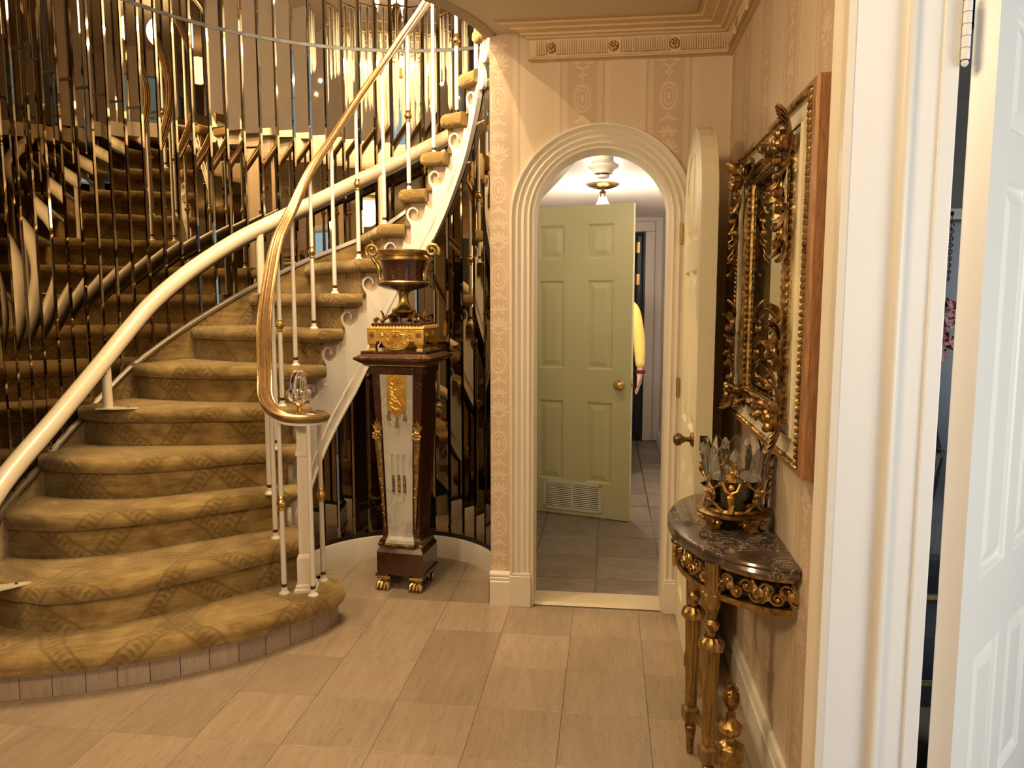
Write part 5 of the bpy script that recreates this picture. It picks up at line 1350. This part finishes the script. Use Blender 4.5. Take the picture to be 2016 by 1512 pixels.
m.grid(rows+inner+[rows[0]], True); jb_(m, 'crystal_body', crystal)
for k in range(9):
    a = 2*PI*(k+0.5)/9; d = Vector((math.cos(a),math.sin(a),0)); m = MB()
    leaf_into(m, frame_mat(d*0.096+Vector((0,0,0.165)), d, (0,0,1)), 0.105, 0.031, 0.30, 1, 0.006)
    jb_(m, 'crystal_petal', frosted)
m = MB(); m.lathe([(0,0.074),(0.080,0.075),(0.083,0.16),(0.060,0.17),(0,0.172)], seg=28); jb_(m, 'smoked_liner', noisy('smoked_amber_glass',(0.42,0.39,0.33),(0.60,0.55,0.44),14,0.12))
m = MB(); R = random.Random(11)
for k in range(9):
    a0 = 2*PI*k/9; P = []
    for i in range(15):
        f = i/14; a = a0+0.42*math.sin(PI*1.6*f)*(1 if k%2 else -1); z = 0.068+0.150*f; P.append(((0.097+0.006*f)*math.cos(a),(0.097+0.006*f)*math.sin(a),z))
    m.tube(P, [0.0055-0.0025*i/14 for i in range(15)], 7)
    for i in (2,5,8,11,14):
        p = Vector(P[i]); d = Vector((p.x,p.y,0)).normalized(); tg = Vector((-d.y,d.x,0))
        leaf_into(m, frame_mat(p+d*0.002,d,tg*R.choice((-1,1))+Vector((0,0,R.uniform(0.2,1)))),R.uniform(0.026,0.04),0.010,0.9,2)
        if i in (5,11): m.ball(p+d*0.006,0.0075,8,5,bumps=0.25)
jb_(m, 'gilt_vine', gilt)
m = MB()
a = math.atan2(-1.0,-0.25); d = Vector((math.cos(a),math.sin(a),0)); c = d*0.103
m.tube([c+Vector((0,0,0.066)),c+Vector((0,0,0.095)),c+d*0.006+Vector((0,0,0.120)),c+d*0.004+Vector((0,0,0.140))],[0.012,0.010,0.013,0.006],8); m.ball(c+d*0.008+Vector((0,0,0.150)),0.010,10,6)
tg = Vector((-d.y,d.x,0))
for s_ in (-1,1): m.tube([c+d*0.006+Vector((0,0,0.130)),c+d*0.010+tg*s_*0.018+Vector((0,0,0.140)),c+d*0.008+tg*s_*0.026+Vector((0,0,0.165))],[0.006,0.005,0.004],7)
leaf_into(m, frame_mat(c+d*0.004+Vector((0,0,0.165)),d,(0,0,1)),0.040,0.018,1.3,2)
jb_(m, 'gilt_figure', gilt_bright)

# ------------------------------------------------------------------ hall fixtures
m_l = thing('ceiling_light', 'brass semi-flush ceiling light with flared glass shade in the hall', 'light', (-0.052,5.8,2.335))
LX, LY = -0.052, 5.8
m = MB(); m.lathe([(0,2.336),(0.115,2.336),(0.118,2.328),(0.100,2.316),(0.070,2.306),(0.040,2.300),(0,2.299)], (LX,LY,0), 32); m.build('canopy', brass, m_l, True)
m = MB(); m.lathe([(0,2.22),(0.014,2.22),(0.012,2.30),(0,2.30)], (LX,LY,0), 12)
for k in range(6):
    a = 2*PI*k/6; leaf_into(m, frame_mat((LX+0.012*math.cos(a),LY+0.012*math.sin(a),2.285),(math.cos(a),math.sin(a),0.6),(math.cos(a),math.sin(a),-0.15)),0.055,0.016,-0.5,2)
m.build('stem', dark_metal, m_l, True)
m = MB(); m.lathe([(0.028,2.262),(0.030,2.245),(0.036,2.215),(0.052,2.185),(0.085,2.160),(0.082,2.160),(0.048,2.185),(0.032,2.215),(0.026,2.245)], (LX,LY,0), 32); m.build('glass_shade', hall_bulb, m_l, True)
sd = thing('smoke_detector', 'tiered white ceiling smoke detector nearest the arch in the hall', 'detector', (-0.04,4.5,2.335))
m = MB(); m.lathe([(0,2.336),(0.060,2.336),(0.058,2.275),(0.070,2.262),(0.088,2.252),(0.086,2.240),(0.066,2.228),(0.056,2.218),(0.052,2.205),(0,2.205)], (-0.040,4.5,0), 36); m.build('housing', hall_ceil, sd, True, angle=30)
m = MB(); m.lathe([(0,2.205),(0.036,2.205),(0.036,2.196),(0,2.196)], (-0.040,4.5,0), 28); m.build('dark_ring', black_trim, sd, True)
m = MB(); m.lathe([(0,2.196),(0.038,2.196),(0.036,2.184),(0.020,2.178),(0,2.177)], (-0.040,4.5,0), 28); m.build('lens', jamb_white, sd, True)
ds = thing('door_stop', 'small white-tipped door stop on the right baseboard behind the console', 'door stop', (0.51,3.02,0.10))
m = MB(); m.tube([(0.512,3.02,0.10),(0.470,3.02,0.10)],0.006,10); m.build('spring', dark_metal, ds, True)
m = MB(); m.tube([(0.472,3.02,0.10),(0.452,3.02,0.10)],0.009,12); m.build('rubber_tip', jamb_white, ds, True)

# ------------------------------------------------------------------ chandelier over the stair well (shows in the mirrors)
chan = thing('chandelier', 'brass tiered crystal chandelier hanging above the stair well, reflected in the mirrors', 'chandelier', (CHX,CHY,5.4))
m = MB(); m.lathe([(0,4.0),(0.03,4.0),(0.05,3.9),(0.03,3.8),(0.02,3.45),(0.035,3.40),(0,3.38)], (CHX,CHY,0), 16); m.lathe([(0,5.4),(0.07,5.4),(0.06,5.35),(0.008,5.33),(0.008,3.80),(0,3.80)], (CHX,CHY,0), 12)
for r, z in ((0.36,3.86),(0.25,3.70),(0.14,3.56)):
    m.tube([(CHX+r*math.cos(2*PI*k/32),CHY+r*math.sin(2*PI*k/32),z) for k in range(33)],0.008,6)
    for k in range(4): m.tube([(CHX,CHY,z),(CHX+r*math.cos(PI*k/2),CHY+r*math.sin(PI*k/2),z)],0.006,6)
m.build('brass_frame', brass, chan, True)
pr0 = None
for r, z, n_, L_ in ((0.36,3.85,38,0.46),(0.25,3.69,26,0.56),(0.14,3.55,14,0.60)):
    for k in range(n_):
        a_ = 2*PI*k/n_
        if pr0 is None:
            m = MB(); m.lathe([(0,0),(0.009,-0.008),(0.011,-0.03),(0.011,-0.27),(0,-0.30)], seg=6); pr0 = m.build('crystal_prism', drop_m, chan, world=False); o = pr0
        else:
            o = bpy.data.objects.new('crystal_prism', pr0.data); COL.objects.link(o); o.parent = chan
        o.location = (r*math.cos(a_), r*math.sin(a_), z-5.4); o.scale = (1,1,L_/0.30)
for i in range(12):
    a_ = 2*PI*i/12; m = MB(); m.ball((CHX+0.2*math.cos(a_),CHY+0.2*math.sin(a_),3.47),0.032,12,8,sc3=(0.8,0.8,1.5)); m.build('bulb', bulb, chan, True)
globe_m, t, b = pbr('lit_fill_globe', (0.9,0.88,0.82), 0.3)  # glow for the domes of the added fill fixtures
b.inputs['Emission Color'].default_value = (1.0,0.80,0.52,1); b.inputs['Emission Strength'].default_value = 2.0
for gx, gy, lab in ((-0.35,1.0,'unseen brass-rimmed ceiling light added as fill nearest the right wall of the foyer'),(-1.9,0.3,'unseen brass-rimmed ceiling light added as fill over the left side of the foyer')):
    g_ = thing('fill_ceiling_light', lab, 'light', (gx,gy,ZC))  # made-up fixture, out of view, housing an added fill lamp
    m = MB(); m.lathe([(0,2.70),(0.17,2.70),(0.175,2.685),(0.16,2.672),(0,2.672)], (gx,gy,0), 28); m.build('rim', brass, g_, True)
    m = MB(); m.lathe([(0.15,2.672),(0.145,2.645),(0.11,2.625),(0,2.615)], (gx,gy,0), 28); m.build('glass_dome', globe_m, g_, True)
# ------------------------------------------------------------------ person in the hall behind the green door
QX, QY = 0.045, 6.50
per = thing('person', 'person in a yellow sweater and dark trousers standing mostly hidden behind the green door', 'person', (QX,QY,0))
def skin_obj(name, verts, edges, mat, parent, sub=2, root=0):
    me = bpy.data.meshes.new(name); me.from_pydata([Vector(v[:3]) for v in verts], edges, []); me.materials.append(mat)
    o = bpy.data.objects.new(name, me); COL.objects.link(o); o.parent = parent
    md = o.modifiers.new('skin', 'SKIN'); md.use_smooth_shade = True
    for i, v in enumerate(verts):
        r = v[3]; sk_ = me.skin_vertices[0].data[i]; sk_.radius = (r, v[4] if len(v) > 4 else r); sk_.use_root = (i == root)
    sb_ = o.modifiers.new('smooth', 'SUBSURF'); sb_.levels = sub; sb_.render_levels = sub
    return o
V = [(0,0,0.98,0.14,0.11),(0,0,1.15,0.13,0.10),(0,0,1.32,0.15,0.11),(0,0.01,1.45,0.10,0.08),(0,0.01,1.52,0.055,0.055),(0,-0.005,1.60,0.075,0.085),(0,-0.01,1.70,0.080,0.095),(0,0,1.77,0.055,0.065)]
Ed = [(0,1),(1,2),(2,3),(3,4),(4,5),(5,6),(6,7)]
for s_ in (-1,1):
    b0 = len(V)
    V += [(s_*0.10,0,0.92,0.085),(s_*0.10,-0.01,0.50,0.055),(s_*0.105,0.01,0.10,0.038),(s_*0.11,-0.12,0.03,0.03)]
    Ed += [(0,b0),(b0,b0+1),(b0+1,b0+2),(b0+2,b0+3)]
    b1 = len(V)
    V += [(s_*0.17,0.01,1.42,0.050),(s_*0.215,0.015,1.15,0.040),(s_*0.225,-0.02,0.90,0.027),(s_*0.222,-0.035,0.855,0.024,0.030),(s_*0.218,-0.045,0.805,0.020,0.036)]
    Ed += [(3,b1),(b1,b1+1),(b1+1,b1+2),(b1+2,b1+3),(b1+3,b1+4)]
    for kf, (dy, L_, bend) in enumerate(((-0.030,0.066,0.012),(-0.011,0.078,0.016),(0.009,0.074,0.020),(0.028,0.060,0.024))):
        b2 = len(V); V += [(s_*0.216,-0.045+dy,0.782,0.0105),(s_*(0.212-bend*0.4),-0.047+dy*1.1,0.782-L_*0.5,0.0095),(s_*(0.208-bend),-0.047+dy*1.15,0.782-L_,0.0075)]
        Ed += [(b1+4,b2),(b2,b2+1),(b2+1,b2+2)]
    b3 = len(V); V += [(s_*0.212,-0.080,0.838,0.0115),(s_*0.206,-0.100,0.805,0.0105),(s_*0.203,-0.106,0.775,0.008)]
    Ed += [(b1+3,b3),(b3,b3+1),(b3+1,b3+2)]
skin_obj('body', V, Ed, skin_m, per)
S = [(0,0,1.00,0.155,0.125),(0,0,1.15,0.148,0.115),(0,0,1.32,0.165,0.125),(0,0.01,1.455,0.095,0.08)]
SE = [(0,1),(1,2),(2,3)]
for s_ in (-1,1):
    b0 = len(S); S += [(s_*0.165,0.01,1.425,0.062),(s_*0.215,0.015,1.15,0.056),(s_*0.226,-0.018,0.915,0.040)]; SE += [(3,b0),(b0,b0+1),(b0+1,b0+2)]
sw = skin_obj('sweater', S, SE, yellow_m, per)
T = [(0,0,0.99,0.15,0.12)]; TE = []
for s_ in (-1,1):
    b0 = len(T); T += [(s_*0.10,0,0.88,0.10),(s_*0.10,-0.01,0.50,0.072),(s_*0.105,0.01,0.08,0.058)]; TE += [(0,b0),(b0,b0+1),(b0+1,b0+2)]
skin_obj('trousers', T, TE, trouser_m, per)
for s_ in (-1,1):
    m = MB(); m.lathe([(0.030,-0.016),(0.042,-0.012),(0.043,0.012),(0.034,0.016)], (s_*0.226,-0.022,0.893), 16); o = m.build('cuff', cuff_m, per, True, world=False)
    m = MB(); m.ball((s_*0.11,-0.06,0.035),0.05,12,8,sc3=(0.85,2.6,0.75)); m.build('shoe', dark_door, per, True, world=False)
m = MB(); m.ball((0,0.012,1.725),0.098,16,10,sc3=(0.9,1.05,0.95)); m.build('hair', hair_m, per, True, world=False)
for s_ in (-1,1):
    m = MB(); m.ball((s_*0.030,-0.092,1.685),0.011,8,6); m.build('eye', black_trim, per, True, world=False)
m = MB(); m.ball((0,-0.104,1.655),0.014,8,6,sc3=(0.8,1,1.4)); m.build('nose', skin_m, per, True, world=False)
m = MB(); m.ball((0,-0.090,1.615),0.02,10,6,sc3=(1.2,0.4,0.35)); m.build('mouth', cuff_m, per, True, world=False)

# ------------------------------------------------------------------ dark display stand and its objects in the dining room
eta = thing('display_stand', 'black lacquered display stand seen through the gap beside the white door', 'cabinet', (1.25,3.05,0))
m = MB(); m.bounds(0.80,1.80,3.24,3.28,0,1.80); m.build('back_panel', dark_cab, eta)
m = MB(); m.bounds(0.78,1.82,2.86,3.30,0,0.105); m.build('plinth', dark_cab, eta, bevel=0.004)
m = MB(); m.bounds(0.775,1.825,2.855,2.865,0.085,0.10); m.build('gilt_line', gilt_old, eta)
m = MB(); m.bounds(0.79,1.81,2.86,3.24,0.585,0.60); m.build('shelf', smoke_glass, eta)
m = MB(); m.bounds(0.79,1.81,2.86,3.24,0.40,0.436); m.build('shelf', dark_cab, eta)
m = MB(); m.bounds(0.785,1.815,2.852,2.86,0.415,0.432); m.build('gilt_line', gilt_old, eta)
m = MB(); m.bounds(0.77,1.83,3.16,3.30,1.80,1.84); m.build('cornice', noisy('grey_cornice',(0.30,0.29,0.27),(0.34,0.33,0.31),5,0.5), eta)
for x in (0.80,1.80):
    m = MB(); m.bounds(x-0.015,x+0.015,2.87,2.90,0.105,1.80); m.build('upright', dark_cab, eta)
fa = thing('flower_arrangement', 'pink dried hydrangea blooms in a dark vase seen through the door gap', 'flowers', (1.215,3.10,0.60))
m = MB(); m.lathe([(0,0.601),(0.045,0.601),(0.030,0.64),(0.055,0.78),(0.070,0.90),(0.040,1.02),(0.030,1.08),(0.040,1.12),(0,1.12)], (1.215,3.10,0), 20); m.build('vase', dark_cab, fa, True)
R = random.Random(5)
for b_ in range(4):
    c = Vector((1.215+R.uniform(-0.08,0.03),3.10+R.uniform(-0.06,0.04),1.28+0.055*b_+R.uniform(-0.02,0.02))); m = MB()
    for k in range(46):
        d = Vector((R.gauss(0,1),R.gauss(0,1),R.gauss(0,1))).normalized(); leaf_into(m, frame_mat(c+d*0.055,d,(R.uniform(-1,1),R.uniform(-1,1),R.uniform(-1,1))),0.034,0.015,0.9,1,0.002)
    m.tube([c,(1.215,3.10,1.10)],0.004,6); stuff(m.build('bloom', pink_m, fa))
cv = tag(MB().build('x', crystal) if False else (lambda m: (m.lathe([(0,0.601),(0.055,0.601),(0.050,0.615),(0.020,0.63),(0.018,0.72),(0.040,0.77),(0.048,0.86),(0.062,0.93),(0.085,0.955),(0.078,0.955),(0.052,0.92),(0.036,0.80),(0,0.775)], (1.135,2.92,0), 24, lobes=12, amp=0.05), m.build('crystal_vase', smoke_glass, None, True))[1])(MB()), 'cut crystal vase with flared rim seen through the gap beside the white door', 'vase')
sbw = (lambda m: (m.lathe([(0,0.601),(0.035,0.601),(0.045,0.612),(0.085,0.632),(0.088,0.640),(0.060,0.655),(0.020,0.670),(0.010,0.680),(0,0.682)], (1.02,2.925,0), 24, lobes=10, amp=0.04), m.build('silver_dish', silver, None, True))[1])(MB())
tag(sbw, 'small covered silver dish on the glass shelf of the black stand', 'dish')
sc_ = thing('crystal_pendant', 'strand of crystal beads hanging against the black stand', 'pendant', (1.235,3.02,1.80))
m = MB(); m.tube([(1.235,3.02,1.80),(1.235,3.02,1.815)],0.006,6); m.tube([(1.235,3.02,1.80),(1.235,3.02,1.56)],0.0015,5); m.build('bracket', dark_metal, sc_)
for k in range(9):
    m = MB(); m.ball((1.235,3.02,1.765-0.024*k),0.012-0.0006*k,8,6); m.build('bead', crystal, sc_)
